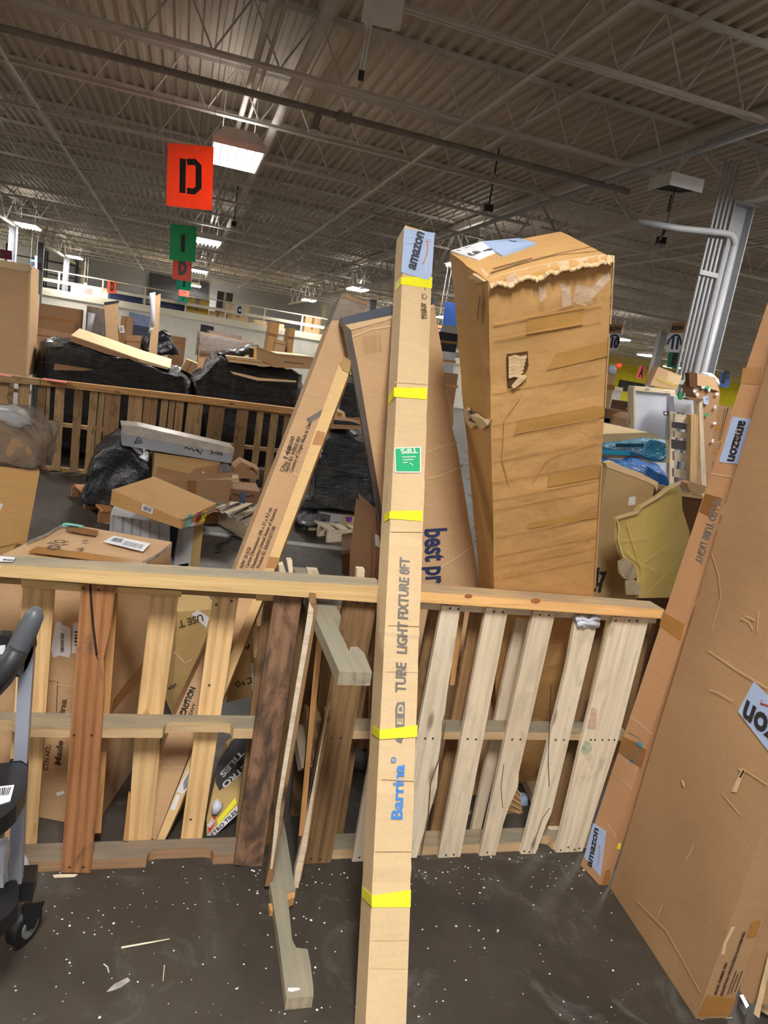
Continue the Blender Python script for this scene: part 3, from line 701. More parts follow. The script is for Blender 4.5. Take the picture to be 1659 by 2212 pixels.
# mezzanine with its white front wall and rail
WM = 36.5
struct(MB().box((-16, WM, 0), (24, WM+.15, 2.25)).build('wall_mezzanine', WW))
mz = MB().box((-16, WM-.05, 2.25), (24, 43, 2.47)).build('mezzanine_floor', CREAM); struct(mz)
gr = thing('guard_rail', 'cream guard rail with posts along the mezzanine edge', 'railing', (0, WM, 2.47))
MB().tube([(-15, WM, 3.33), (23, WM, 3.33)], .03, 6).build('top_rail', CREAM, gr)
MB().box((-15, WM-.03, 2.84), (23, WM+.03, 2.98)).build('middle_rail', CREAM, gr)
MB().box((-15, WM-.03, 2.47), (23, WM+.03, 2.56)).build('toe_board', CREAM, gr)
for k in range(21): MB().box((-14.6+1.83*k, WM-.035, 2.47), (-14.53+1.83*k, WM+.035, 3.33)).build('post', CREAM, gr)
def mzbox(label, x, w, h, mat, y=39.0, d=1.0, name='carton', cat='carton', z=2.47):
    t = thing(name, label, cat, (x, y, z)); MB().box((x-w/2, y, z), (x+w/2, y+d, z+h)).build('body', mat, t)
    MB().box((x-w/2+w*.42, y-.003, z+h*.3), (x-w/2+w*.58, y, z+h)).build('tape', TP if mat in (K1, K2, K4, KY) else STEELD, t); return t
mzbox('yellow bin on the mezzanine behind the hanging teal signs', .6, 1.1, .8, plain('yellow_bin', lin('#C9A236'), .5), 37.2, .8, 'storage_bin', 'bin')
mzbox('tan carton on the mezzanine left of sign C', 2.55, 1.0, .85, K1, 37.3, .8)
mzbox('pale carton pile on the mezzanine right of the yellow bin', 1.6, .8, .35, K1, 37.3)
mzbox('dark machine on the mezzanine above the teal signs', 2.0, .8, 1.5, DARKM, 40.5, .8, 'machine', 'machine')
mzbox('pale carton stack on the mezzanine before the leaning carton', 6.4, .8, 1.0, K1, 38.3)
mzbox('blue tarpaulin heap on the mezzanine near the cream column', 9.9, 1.6, .6, plain('blue_tarp', lin('#2A4A86'), .5), 38.2, 1.0, 'tarpaulin', 'tarpaulin')
mzbox('navy crate on the mezzanine below the orange sign D', -1.6, 3.4, .55, plain('navy_crate', lin('#1E2A52'), .5), 37.0, .8, 'crate', 'crate')
mzbox('white trays stacked on the mezzanine right of the cream column', -4.2, 1.6, .4, WHITE, 37.2, .8, 'tray', 'tray')
mzbox('small pale carton under sign C on the mezzanine', 4.1, 1.5, .3, K1, 37.4)
for x, s in ((-7.6, 'dark steel shelving at the far left of the mezzanine'), (-5.9, 'dark steel shelving behind the grey column on the mezzanine')):
    r_ = thing('shelf_rack', s, 'shelving', (x, 40, 2.47))
    for dx in (-.7, .7):
        for dy in (0, .6): MB().box((x+dx-.03, 40+dy-.03, 2.47), (x+dx+.03, 40+dy+.03, 4.4)).build('upright', DARKM, r_)
    for z in (2.7, 3.3, 3.9): MB().box((x-.7, 40, z), (x+.7, 40.6, z+.04)).build('shelf', DARKM, r_)
tag(MB().box((-1.9, 42.8, 2.48), (1.2, 42.98, 4.4)).build('dark_panel', DARKM), 'dark panel on the grey wall behind the mezzanine rail', 'panel')
dr = MB().prism(pxs(PY(WM-.02), [(434, 700), (462, 706), (460, 726), (432, 720)]), (0, -.03, 0)).build('door_1', DARKM); struct(dr)
bp_ = thing('blue_board', 'grey blue board leaning on the white wall beyond the cartons', 'board', tuple(PY(WM-.3).px((300, 755))))
MB().prism(pxs(PY(WM-.3), [(279, 673), (324, 684), (314, 790), (272, 780)]), (0, .06, 0)).build('board', plain('grey_blue_board', lin('#7F8CB0'), .4, var=.1), bp_)
MB().prism(pxs(PY(WM-.33), [(283, 700), (322, 707), (318, 740), (282, 728)]), (0, .02, 0)).build('dark_lower_panel', plain('slate_panel', lin('#3C4358'), .4), bp_)
wn = MB().prism(pxs(PY(Y1-.03), [(1339, 820), (1397, 830), (1391, 850), (1333, 843)]), (0, -.05, 0)).build('window_1', DARKM); struct(wn)
for i in range(4):
    a, b = (.06+.24*i), (.06+.24*i+.18); tl, tr, br, bl = (1340, 822), (1396, 831), (1390, 849), (1334, 842)
    MB().prism(pxs(PY(Y1-.1), [lerp2(tl, tr, a), lerp2(tl, tr, b), lerp2(bl, br, b), lerp2(bl, br, a)]), (0, .015, 0)).build('pane', plain('dark_glass', lin('#3A4048'), .08, var=.3, scale=2), wn)

# ================================================================== THE NEAR FENCE: pallets stood on edge, capped with rails
YB = 2.172                     # face of the boards on the camera's side
PB = PY(YB); PS = PY(2.190); PRR = PY(2.279)
NAIL = plain('nail_head', lin('#3A3028'), .6)
def nails(pl, qs, parent, r=.0045):
    mb = MB()
    for q in qs:
        p = pl.px(q); mb.add([p+pl.n*.0012+V((math.cos(2*PI*k/6)*r, 0, math.sin(2*PI*k/6)*r)) for k in range(6)], [tuple(range(6))])
    o = mb.build('nail_head', NAIL, parent); o['kind'] = 'stuff'; return o
lp = thing('pallet', 'left pallet stood on edge as a fence, two dark brown boards before pale ones', 'pallet', (-.2, 2.23, 0), 'pallets of the near fence')
rp = thing('pallet', 'right pallet stood on edge as a fence with six pale upright boards', 'pallet', (1.19, 2.23, 0), 'pallets of the near fence')
# left pallet: stringers with notches (cut in the face nearest the camera), rear boards, front boards
def stringer(parent, x0, x1, z0, z1, notches, mat=W_STR, y0=2.190, y1=2.277):
    pts = [V((x0, y1, z0)), V((x0, y0, z0))]
    for a, b in notches:
        pts += [V((a, y0, z0)), V((a+.008, y0+.03, z0)), V((a+.03, y0+.038, z0)), V((b-.03, y0+.038, z0)), V((b-.008, y0+.03, z0)), V((b, y0, z0))]
    pts += [V((x1, y0, z0)), V((x1, y1, z0))]
    f = M.Translation(V(((x0+x1)/2, (y0+y1)/2, (z0+z1)/2)))
    return MB().prism(pts, (0, 0, z1-z0)).build('stringer', mat, parent, f)
def xs(q, y=2.19): return PY(y).px(q)
zm0, zm1 = xs((300, 1594)).z, xs((300, 1572)).z
stringer(lp, -.79, .432, zm0, zm1, [(-.62, -.36), (xs((353, 1570)).x, xs((506, 1570)).x)], W_STR)
stringer(lp, -.79, .432, 0, .038, [(-.62, -.36), (xs((316, 1860)).x, xs((462, 1850)).x)], wood('wood_stringer_red', lin('#B08C6C'), lin('#8A6443'), dust=lin('#77756A')))
stringer(lp, -.79, .432, .962, .998, [], W_DULL)
LPB = wood('pine_end_block', lin('#E3BE84'), lin('#C09860'))
plank('notch_block', PY(2.186), [(45, 1249), (178, 1262), (177, 1278), (47, 1269)], .06, LPB, lp); plank('notch_block', PY(2.186), [(248, 1267), (393, 1277), (391, 1290), (248, 1281)], .06, LPB, lp)
plank('notch_block', PY(2.186), [(553, 1283), (592, 1286), (591, 1299), (553, 1297)], .06, LPB, lp)
for q, mt in (([(50, 1268), (118, 1272), (79, 1826), (8, 1826)], W_PINE), ([(186, 1262), (256, 1268), (218, 1800), (150, 1800)], W_OR), ([(327.5, 1278), (387, 1280), (345, 1600), (344, 1640), (338, 1700), (326, 1820), (277, 1820), (283, 1700), (290, 1595)], W_PINE),
        ([(461, 1282), (516.5, 1284), (435.5, 1816), (390, 1816)], W_PINE), ([(572, 1290), (672, 1290), (600, 1850), (503, 1850)], W_DULL), ([(-80, 1260), (-20, 1263), (-60, 1830), (-120, 1830)], W_PINE)):
    plank('board', PRR, q, .018, mt, lp)
plank('split_piece', PRR.shift(.015), [(277, 1716), (281, 1720), (277, 1817), (266, 1816)], .02, W_OR, lp)
bb = plank('board', PB, [(176, 1256), (190, 1257), (194, 1262), (198, 1257), (250, 1262), (241, 1345), (224, 1420), (226, 1452), (221, 1560), (213, 1700), (195.8, 1886), (131.7, 1885), (152, 1580), (162, 1440)], .018, W_BROWN, lp)
bb['label'] = 'dark brown board with a long split'
SPL = plain('split_gap', lin('#2A1A10'), .9)
mb = MB().ribbon(pxs(PB, [(195, 1262), (197, 1300), (201, 1350), (209, 1415)]), PB.n, .007, .001); mb.ribbon(pxs(PB, [(208, 1412), (211, 1425)]), PB.n, .003, .001); mb.build('split', SPL, bb)
nails(PB, [(150, 1873), (180, 1873), (160, 1588), (198, 1588), (213, 1274), (180, 1270)], lp)
sc = plank('board', PB, [(594, 1284), (653, 1289), (565.4, 1874), (505.3, 1868)], .018, W_BURNT, lp); sc['label'] = 'scorched dark board'
nails(PRR, [(467, 1306), (500, 1298), (452, 1480), (412, 1770)], lp)
# right pallet
stringer(rp, .58, 1.80, xs((1100, 1598)).z, xs((1100, 1582)).z, [], W_STR); stringer(rp, .58, 1.80, 0, .038, [(1.52, 1.585)], W_STR); stringer(rp, .58, 1.80, .962, .998, [], W_GREY)
for q, mt in (([(932, 1300), (960, 1302), (905, 1580), (860, 1830), (830, 1830)], W_DULL), ([(1021, 1312), (1052, 1314), (948, 1815), (928, 1812)], W_DULL), ([(1120, 1320), (1150, 1322), (1036, 1806), (1016, 1804)], W_GREY),
        ([(1272, 1325), (1312, 1328), (1205, 1800), (1160, 1800)], W_DULL), ([(1385, 1332), (1412, 1334), (1330, 1700), (1300, 1700)], W_DULL), ([(770, 1290), (822, 1292), (740, 1810), (690, 1810)], W_DULL)):
    plank('board', PRR, q, .018, mt, rp)
plank('board', PRR.shift(.02), [(985, 1305), (1006, 1307), (982, 1480), (972, 1480)], .015, W_OR, rp)
fb = [([(744, 1290), (817, 1292), (767, 1560), (714, 1868), (650, 1867), (698, 1560)], W_DULL, [(772, 1303), (796, 1305), (716, 1594), (736, 1594), (672, 1855), (692, 1856)]),
      ([(858, 1300), (905, 1302), (806, 1866), (760, 1865)], W_PALE, [(776, 1852)]),
      ([(955, 1308), (995, 1311), (966, 1497), (961, 1540), (955, 1560), (944, 1700), (930, 1750), (900, 1853), (850, 1853), (903, 1580)], W_PALE, [(972, 1314), (990, 1315), (918, 1595), (935, 1595)]),
      ([(1051, 1312.6), (1098.5, 1313.7), (993.6, 1854.6), (945.7, 1856)], W_GREY, [(1067, 1321), (1086, 1322), (1010, 1596), (1028, 1597), (963, 1847), (980, 1846)]),
      ([(1152.7, 1319.6), (1200, 1321.4), (1121, 1668), (1119, 1700), (1099, 1744), (1087, 1780), (1083, 1797), (1070, 1849), (1035.6, 1849)], W_GREY, [(1166, 1328), (1186, 1329), (1106, 1597), (1124, 1597), (1052, 1841)]),
      ([(1245, 1328), (1294, 1332), (1191, 1757), (1181, 1779), (1156, 1846), (1125, 1847), (1153, 1737), (1224, 1444)], W_PALE, [(1200, 1598), (1218, 1598), (1132, 1838), (1143, 1840)]),
      ([(1324, 1332), (1402.7, 1335), (1334.5, 1601), (1257.6, 1842), (1201, 1842), (1256, 1604.6)], W_PALE, [(1330, 1341), (1359, 1340), (1376, 1341), (1276, 1598), (1285, 1598), (1301, 1598), (1315, 1598), (1327, 1598), (1211, 1836), (1227, 1830), (1241, 1835), (1251, 1832)])]
brd = []
for q, mt, nn in fb:
    o = plank('board', PB, q, .018, mt, rp); brd.append(o); nails(PB, nn, rp)
mb = MB()
for q in ([(1190, 1480), (1184, 1640), (1186, 1700)], [(1187, 1745), (1170, 1770), (1150, 1830)]): mb.ribbon(pxs(PB, q), PB.n, .003, .001)
for q in ([(1088, 1650), (1082, 1700), (1086, 1745)],): mb.ribbon(pxs(PB, q), PB.n, .0025, .001)
mb.build('crack', SPL, rp)
MB().ribbon(pxs(PB, [(962, 1560), (948, 1640), (930, 1690), (925, 1760), (908, 1850)]), PB.n, .006, .001).build('crack', plain('torn_wood', lin('#7A5A3A'), .9), rp)
mb = MB().prism(pxs(PY(YB-.001), [(1262, 1600), (1275, 1604), (1279, 1621), (1262, 1630), (1254, 1622)]), (0, -.0008, 0)); mb.build('green_chalk', plain('green_chalk', lin('#B3BF9E'), .8, var=.15, scale=40), rp)
MB().prism(pxs(PY(YB-.001), [(1278, 1528), (1290, 1532), (1287, 1575), (1268, 1572)]), (0, -.0008, 0)).build('red_chalk', plain('red_chalk', lin('#CFB29C'), .8, var=.12, scale=40), rp)
# knotted strip of white film round a board
kn = thing('film_strip', 'strip of white plastic film knotted round the fifth board of the right pallet', 'plastic strip', tuple(PB.px((1270, 1340))))
mb = MB()
for q, r in (([(1243, 1338), (1256, 1334), (1270, 1342), (1282, 1333), (1294, 1337)], .012), ([(1246, 1348), (1262, 1344), (1275, 1345), (1292, 1350)], .013), ([(1252, 1330), (1268, 1346), (1284, 1352)], .009), ([(1287, 1331), (1272, 1345), (1258, 1354)], .008)): mb.tube(pxs(PY(YB-.008), q), r, 6)
mb.build('film', PUFF, kn, smooth=True)
# capping rails
PRL = PY(2.138)
r1 = tag(plank('wooden_rail', PRL, [(-140, 1204), (0, 1220), (300, 1237), (600, 1254), (826, 1268), (826, 1303), (600, 1286), (300, 1268), (0, 1246), (-140, 1232)], .089, W_RAIL), 'weathered timber rail capping the left pallets, greyish on top', 'rail')
plank('end_tag', PY(2.137), [(0, 1223), (2, 1223), (2, 1225), (0, 1225)], .001, WHITE, r1)
top = PZ(1.0395)
rl = [top.px(q) for q in ((-2, 1202), (33, 1205), (27, 1214), (-2, 1213))]
MB().prism([p+V((0, 0, .0015)) for p in rl], (0, 0, -.0015)).build('rail_label', WHITE, r1)
text('2668', PL((0, 0, 1.0405), (0, 0, 1)), (5, 1211), (26, 1212.5), INK, r1, .012)
r2 = tag(plank('wooden_rail', PRL, [(828, 1271), (908, 1277.7), (1436, 1317), (1432, 1337), (908, 1301), (828, 1295)], .089, W_RAIL2), 'orange-faced timber rail capping the right pallet, two knots in it', 'rail')
for q, w in (((1012, 1288), 9), ((1157, 1298), 11)):
    mb = MB(); mb.add([PRL.px((q[0]+w*math.cos(2*PI*k/10), q[1]+w*.55*math.sin(2*PI*k/10)), .001) for k in range(10)], [tuple(range(10))]); mb.build('knot', plain('knot_wood', lin('#A86A3C'), .8, var=.1, scale=30), r2)
# broken pallet standing across the fence: two stringers jut out, boards seen edge on
bpal = thing('broken_pallet', 'broken pallet standing crosswise through the fence, two splintered stringers jutting out', 'pallet', (.5, 2.0, 0))
ZT = .966
tp = PZ(ZT)
tops = [tp.px(q) for q in ((663, 1290), (717, 1293), (736, 1328), (736, 1337), (722, 1335), (729, 1355), (745, 1387), (754, 1407), (757, 1397), (773, 1397), (787, 1411), (804, 1453), (733, 1451), (677, 1324))]
far_ = [V((tops[1].x, 2.55, ZT)), V((tops[0].x, 2.55, ZT))]
WST = wood('wood_stringer_light', lin('#A89E88'), lin('#857B68'), dust=lin('#8F8B7B'))
fr = M.Translation(V((.5, 2.0, ZT))) @ M.Rotation(PI/2, 4, 'Z')
MB().prism(far_+tops[::1][::-1] if False else [far_[1]]+[far_[0]]+tops[1:]+[tops[0]], (0, 0, -.037)).build('stringer', WST, bpal, fr)
bt = PZ(.039)
bots = [bt.px(q) for q in ((618, 1800), (636, 1911), (639, 1922), (620, 1930), (624, 1960), (631, 2030), (640, 2047), (664, 2050), (670, 2078), (677, 2133), (677, 2152), (619, 2158), (605, 2050), (591, 1955), (583, 1905), (595, 1800))]
MB().prism([V((bots[-1].x, 2.62, .039)), V((bots[0].x, 2.62, .039))]+bots, (0, 0, -.037)).build('stringer', WST, bpal, fr)
MB().prism([p+V((0, 0, .0008)) for p in [bt.px(q) for q in ((619, 1931), (637, 1926), (636, 1938), (621, 1945))]], (0, 0, -.03)).build('fresh_break', W_OR, bpal, fr)
MB().prism([bt.px(q)+V((0, 0, .001)) for q in ((622, 2134), (645, 2134), (650, 2138), (630, 2143), (622, 2141))], (0, 0, -.001)).build('tape_scrap', WHITE, bpal)
PXB = lambda x: PX(x)
def edgeboard(front, y1, th, mat, mat2, taper=None):
    """board standing edge on: its front edge follows pixels at depth, it runs back to y1"""
    pts = front; back = [V((p.x+.02, y1, p.z)) for p in front]
    mb = MB()
    n = len(pts)
    A = pts+back[::-1]
    mb.prism(A, (th, 0, 0)); f = M.Translation(sum(A, V((0, 0, 0)))/len(A)) @ M.Rotation(PI/2, 4, 'Y')
    return mb.build('board', mat, bpal, f)
e1 = [PY(2.045).px(q) for q in ((668, 1302), (672, 1317), (652, 1440), (622, 1610), (598, 1760), (580, 1880), (572, 1915))]
edgeboard(e1, 2.165, .02, W_DULL, None)
MB().prism([PY(2.043).px(q) for q in ((668, 1300), (677, 1316), (675, 1340), (657, 1440), (628, 1610), (606, 1740), (600, 1800), (588, 1878), (584, 1876), (596, 1750), (618, 1610), (646, 1440), (664, 1330))], (0, .004, 0)).build('pale_edge', W_PALE, bpal)
e2 = [PY(2.07).px(q) for q in ((682, 1358), (684, 1376), (671, 1500), (656, 1660), (645, 1806))]
edgeboard(e2, 2.16, .02, W_OR, None)
e3 = [PY(2.06).px(q) for q in ((700, 1560), (672, 1700), (652, 1830), (636, 1905))]
edgeboard(e3, 2.166, .02, W_DULL, None)
MB().prism([PY(2.058).px(q) for q in ((702, 1560), (712, 1520), (690, 1640), (662, 1830), (640, 1940), (632, 1936), (638, 1880), (652, 1820))], (0, .02, 0)).build('splintered_board', W_GREY, bpal)
# boards of the same pallet inside the bin, and splinter ends above the rail
for x0, y0, z0, z1 in ((.60, 2.34, .05, .93), (.60, 2.5, .05, .9)): MB().box((x0-.13, y0, z0), (x0-.11, y0+.1, z1)).build('board', W_DULL, bpal, M.Translation(V((x0, y0, .5))) @ M.Rotation(PI/2, 4, 'Y'))
for q in ([(668, 1312), (702, 1312), (650, 1845), (618, 1845)], [(706, 1312), (742, 1312), (694, 1845), (655, 1845)]): plank('board', PY(2.44), q, .02, W_DULL, bpal)
for q in ([(603, 1222), (612, 1218), (618, 1236), (604, 1236)], [(620, 1210), (631, 1210), (633, 1232), (624, 1236)], [(664, 1230), (687, 1232), (690, 1241), (665, 1239)], [(772, 1229), (788, 1230), (787, 1248), (771, 1247)]):
    plank('splinter', PY(2.33), [q[0], q[1], q[2], (q[2][0]-2, q[2][1]+30), (q[3][0]-2, q[3][1]+30), q[3]], .03, W_GREY, bpal)
for a, b, mt in (((640, 1530), (664, 1660), W_GREY), ((662, 1480), (690, 1660), W_STR)):
    p0, p1 = PY(2.50).px(a), PY(2.34).px(b); tag(beam('wood_offcut', p0, p1, .06, .035, mt), 'broken timber offcut slanting down inside the bin, %s' % ('short round end' if a[0] < 650 else 'wider splintered end'), 'offcut')

# ================================================================== LONG CARTON OF THE 8 FT FIXTURE, leaning on the rail
LB = full({'lfd': (.628, 1.456, .052), 'rfd': (.741, 1.455, .046), 'lbd': (.625, 1.533, .006), 'lfu': (.752, 2.756, 2.253), 'rfu': (.865, 2.755, 2.247)})
led = thing('long_carton', 'tall slim carton leaning on the rail, yellow tape bands, printed TUBE LIGHT FIXTURE 8FT', 'carton', (.68, 1.5, 0))
cre = [.13, .14, .155, .165, .23, .24, .335, .35, .405, .41, .42, .52, .53, .56, .61, .615, .69, .7, .80, .81, .815, .87]
zs = sorted(set([0, .03, .06, .09]+cre+[.46, .65, .74, .77, .9, .93, .96, .985, 1.0]))
def dent(u, v, w):
    k = .035 if any(abs(w-c) < .0015 for c in (.14, .165, .24, .405, .42, .53, .615, .7, .81)) else 0
    if w > .9: k += .02*math.sin(w*90)
    return (.5+(u-.5)*(1-k*.35), v+(k if v < .5 else -k*.3), w)
led_body = hexa(LB, (3, 2, zs), dent).build('body', K1, led)
PF = fplane(LB, 'f'); PLF = fplane(LB, 'l')
def lpx(f0, f1): return f0, f1
# yellow bands: front strip plus its turn round the left side
def fl(t): return lerp2((842, 1090), (808, 1840), t)
for i, (a, b, c, d, e, f) in enumerate((((866, 598), (934, 598), (933, 623), (866, 614), (854, 630), (855, 610)), ((851, 837), (923, 838), (922, 863), (851, 857), (838, 875), (840, 852)), ((842, 1104), (913, 1103), (912, 1126), (841, 1120), (829, 1128), (830, 1109)),
        ((820, 1577), (902, 1566), (901, 1592), (820, 1597), (804, 1585), (805, 1567)), ((803, 1935), (888, 1922), (887, 1960), (803, 1960), (781, 1936), (782, 1915)))):
    patch('tape_band', PF, [a, b, c, d], YEL, led, .0022); patch('tape_band', PLF, [e, f, a, d][::-1], YEL, led, .0022)
text('MADE IN', PF, (915, 690), (914, 656), INKBR, led, .010); text('CHINA', PF, (922, 690), (920, 656), INKBR, led, .012)
stroke('printed_mark', PF, [[(918, 648), (912, 641), (917, 635), (922, 641), (918, 648)], [(912, 648), (912, 634)], [(918, 628), (916, 612)]], .003, INKBR, led)
# pale blue mailing bag label wrapped round the top
ml = patch('mailing_label', PF, [(873, 493), (939, 503), (933, 592), (927, 604), (913, 602), (867, 588)], BLUEW, led, .003)
PF3 = PF.shift(.003)
text('amazon', PF3, (896, 585), (916, 505), plain('slate_ink', lin('#3E4450'), .6), ml, None, 'printed_text', .003); smile(PF3, (912, 572), (922, 520), ORINK, ml, .08)
stroke('label_crease', PF3, [[(874, 512), (905, 514), (936, 517)], [(872, 528), (900, 524), (935, 532)], [(918, 590), (921, 560), (925, 520)]], .0018, WHITE, ml, .0018)
patch('sticker_border', PF, [(852, 967), (910, 965), (909, 1021), (854, 1021)], WHITE, led, .0015); PG = PF.shift(.0015)
gs = patch('green_face', PG, [(854, 969), (907, 967), (907, 1018), (856, 1018)], GRN, led, .001)
text('TIPS', PG, (900, 969), (864, 971), WINK, gs, .017, 'printed_text', .003); stroke('printed_mark', PG, [[(868, 988), (898, 987)], [(870, 994), (893, 993)], [(884, 1000), (892, 1006)], [(870, 1000), (880, 999)]], .003, WINK, gs, .003)
text('LIGHT FIXTURE 8FT', PF, (878, 1412), (884, 1206), INKG, led, .033); text('TUBE', PF, (875, 1497), (877, 1432), INKG, led, .033)
pbg = patch('printed_badge', PF, [(855, 1600), (854, 1530), (858, 1517), (875, 1516), (873, 1590), (867, 1606)], INKG, led, .001); text('E D', PF, (869, 1565), (871, 1522), K1, pbg, .018, 'printed_text', .0026)
patch('tape_band', PF, [(820, 1577), (902, 1566), (901, 1592), (820, 1597)], YEL, led, .0034)
text('Barrina', PF, (868, 1770), (873, 1652), INKB, led, .034); text('®', PF, (855, 1648), (855, 1635), INKB, led)
mb = MB()
for a, b in (((838, 1350), (905, 1352)), ((824, 1682), (896, 1686)), ((812, 1838), (893, 1838)), ((851, 826), (922, 830)), ((804, 2030), (882, 2030)), ((800, 2090), (880, 2092)), ((846, 1148), (911, 1149)), ((833, 1450), (903, 1451))):
    mb.ribbon(pxs(PF, [a, lerp2(a, b, .35), lerp2(a, b, .7), b]), PF.n, .0035, .0022)
mb.build('crease', KIN, led)
MB().prism(pxs(PF, [(861, 1000), (864, 1000), (862, 1080), (858, 1080)]), -PF.n*.001)
stroke('edge_tear', PLF, [[(838, 1050), (834, 1075), (836, 1090)], [(833, 1096), (829, 1112)]], .006, KIN, led, .002)

# ================================================================== TALL CRUSHED CARTON, BRAND PANEL CARTON, MARKED CARTON, THIN CARTON
DC = {'lfd': (1.57, 2.582, 0), 'rfd': (1.91, 2.546, .124), 'lbd': (1.565, 2.907, .108), 'rbd': (1.905, 2.871, .232), 'lfu': (.768, 1.903, 2.0), 'rfu': (1.108, 1.867, 2.125), 'lbu': (.763, 2.228, 2.109), 'rbu': (1.103, 2.192, 2.233)}
for k, q in (('lfu', (1055.7, 608)), ('rfu', (1324, 557)), ('lbu', (972, 545)), ('rbu', (1211, 500))): DC[k] = snap(DC[k], q)
# bottom edges settle so that the visible verticals follow the photograph
def along(a, b, z):
    t = (z-a.z)/(b.z-a.z); return a+(b-a)*t
for lo, hi, q in (('lfd', 'lfu', (1067, 1262)), ('rfd', 'rfu', (1284, 1276)), ('lbd', 'lbu', (1036, 1257))):
    m_ = snap(along(V(DC[lo]), V(DC[hi]), 1.06), q); u_ = V(DC[hi]); d_ = m_-u_; DC[lo] = u_+d_*((V(DC[lo]).z-u_.z)/d_.z)
tall = thing('tall_carton', 'tall crushed cardboard carton tilted over the rail, torn along its top edge', 'carton', (1.6, 2.6, 0))
from mathutils import noise as mn
DZS = [i/44 for i in range(45)]
def dent2(u, v, w):
    a = mn.noise(V((u*3, v*3, w*7)))*.02; b = mn.noise(V((u*2+9, v*4, w*26)))*.014
    c = .012*math.exp(-((w-.805)/.006)**2)+.008*math.exp(-((w-.90)/.006)**2)-.008*math.exp(-((w-.81)/.004)**2)+.006*math.exp(-((w-.62)/.005)**2)+.006*math.exp(-((w-.70)/.004)**2)+.007*math.exp(-((w-.74)/.004)**2)
    e = -.03*math.exp(-((w-.88)/.05)**2)*math.exp(-((u-.4)/.3)**2) if v < .02 else 0
    if v < .02: v += a+b+c-e
    if v > .98: v += a
    if u < .02: u += a+b*.8+c*.8
    if u > .98: u += a*.6
    return u, v, w
dbody = hexa(DC, (8, 8, DZS), dent2).build('body', K3, tall)
DF, DL, DU = (SURF(dbody, fplane(DC, f)) for f in 'flu')
# patches follow the dented face: raise them a little
def dp_(name, pl, qs, mat): return gridpatch(name, pl, qs, mat, tall, 10, 4, .003)
TPC = plain('tape_on_crushed', lin('#BC9050'), .33, var=.06)
for q in ([(1200, 765), (1318, 735), (1316, 768), (1180, 800)], [(1120, 910), (1306, 878), (1305, 900), (1110, 938)], [(1185, 1025), (1295, 1005), (1294, 1032), (1183, 1052)], [(1140, 1130), (1290, 1105), (1289, 1118), (1140, 1142)], [(1140, 690), (1260, 664), (1258, 702), (1137, 722)]):
    dp_('tape', DF, q, TPC)
sl_ = patch('shipping_label', DU, [(974, 541), (1046, 520), (1075, 545), (1033, 563)], WHITE, tall, .006); PU = DU.shift(.012)
bars('small_print', PU, [(985, 540), (1040, 524), (1048, 531), (996, 547)], 9, INK, sl_); text('LINE', PU, (1020, 557), (1064, 544), INK, sl_, None, 'printed_text', .003)
ml = patch('mailing_label', DU, [(1042, 521), (1121, 514), (1159, 528), (1085, 555), (1073, 548)], BLUEW, tall, .010); PU = DU.shift(.016)
text('amazon', PU, (1117, 529), (1085, 525), INK, ml, None, 'printed_text', .003)
# torn top flap hanging over the front, ragged edge
rr = random.Random(3)
up_ = [(1056, 588), (1100, 575), (1150, 562), (1200, 553), (1260, 543), (1300, 537), (1327, 540)]
lo_ = [(1058, 612), (1072, 604), (1086, 606), (1100, 613), (1110, 600), (1124, 596), (1142, 588), (1156, 596), (1168, 594), (1180, 582), (1196, 580), (1222, 573), (1240, 572), (1254, 564), (1282, 566), (1298, 558), (1312, 560), (1329, 552)]
lo2 = []
for a, b in zip(lo_, lo_[1:]):
    for t in (0, .25, .5, .75): p = lerp2(a, b, t); lo2.append((p[0]+rr.uniform(-1.5, 1.5), p[1]+rr.uniform(-2.5, 2.5)))
def edgept(q, k): return snap(DF.px((q[0], q[1]), 0)+DF.n*k, q)
def topline(x):
    for a, b in zip(up_, up_[1:]):
        if a[0] <= x <= b[0]: return lerp2(a, b, (x-a[0])/(b[0]-a[0]))
    return up_[0] if x < up_[0][0] else up_[-1]
mb = MB(); ed = DF.px((1190, 600))
for q in lo2:
    t_ = topline(q[0]); t0 = (t_[0], max(t_[1], 0)+3); mb.v += [DF.px((t0[0], t0[1]+9), .004), DF.px((q[0], q[1]+7), .022+rr.uniform(-.004, .004))]
for i in range(len(lo2)-1): mb.f.append((2*i, 2*i+1, 2*i+3, 2*i+2))
tf = mb.build('torn_flap', KIN, tall); tf.modifiers.new('thickness', 'SOLIDIFY').thickness = .004
fl2 = [(1030, 612), (1050, 608), (1056, 592), (1044, 580), (1024, 592), (1014, 600)]
MB().prism(pxs(DL.shift(.010), fl2), -DL.n*.004).build('torn_flap', KIN, tall)
mb = MB()
for a, b in (((1326, 562), (1321, 640)), ((1322, 640), (1318, 700)), ((1316, 720), (1306, 880)), ((1300, 1000), (1285, 1270))): mb.ribbon(pxs(DF, [a, lerp2(a, b, .5), b], .004), DF.n, .004, .002)
mb.build('worn_edge', K2, tall)
stroke('seam_gap', DU, [[(1060, 592), (1130, 570), (1200, 552), (1300, 532)], [(1065, 583), (1150, 560)]], .006, SPL, tall, .004)
MB().prism(pxs(DF.shift(.007), [(1094, 764), (1139, 758), (1141, 790), (1131, 806), (1115, 818), (1100, 838), (1097, 838)]), -DF.n*.001).build('tear_hole', plain('tear_shadow', lin('#5C3E20'), .9), tall)  # no hole is cut: its shadow is painted as a dark patch
mb = MB()
for i in range(6):
    y = 770+i*8; mb.ribbon(pxs(DF, [(1097, y+2), (1110, y-2), (1122, y+1), (1136-i*2, y-2)], .009), DF.n, .011, .003)
mb.build('torn_layer', KIN, tall)
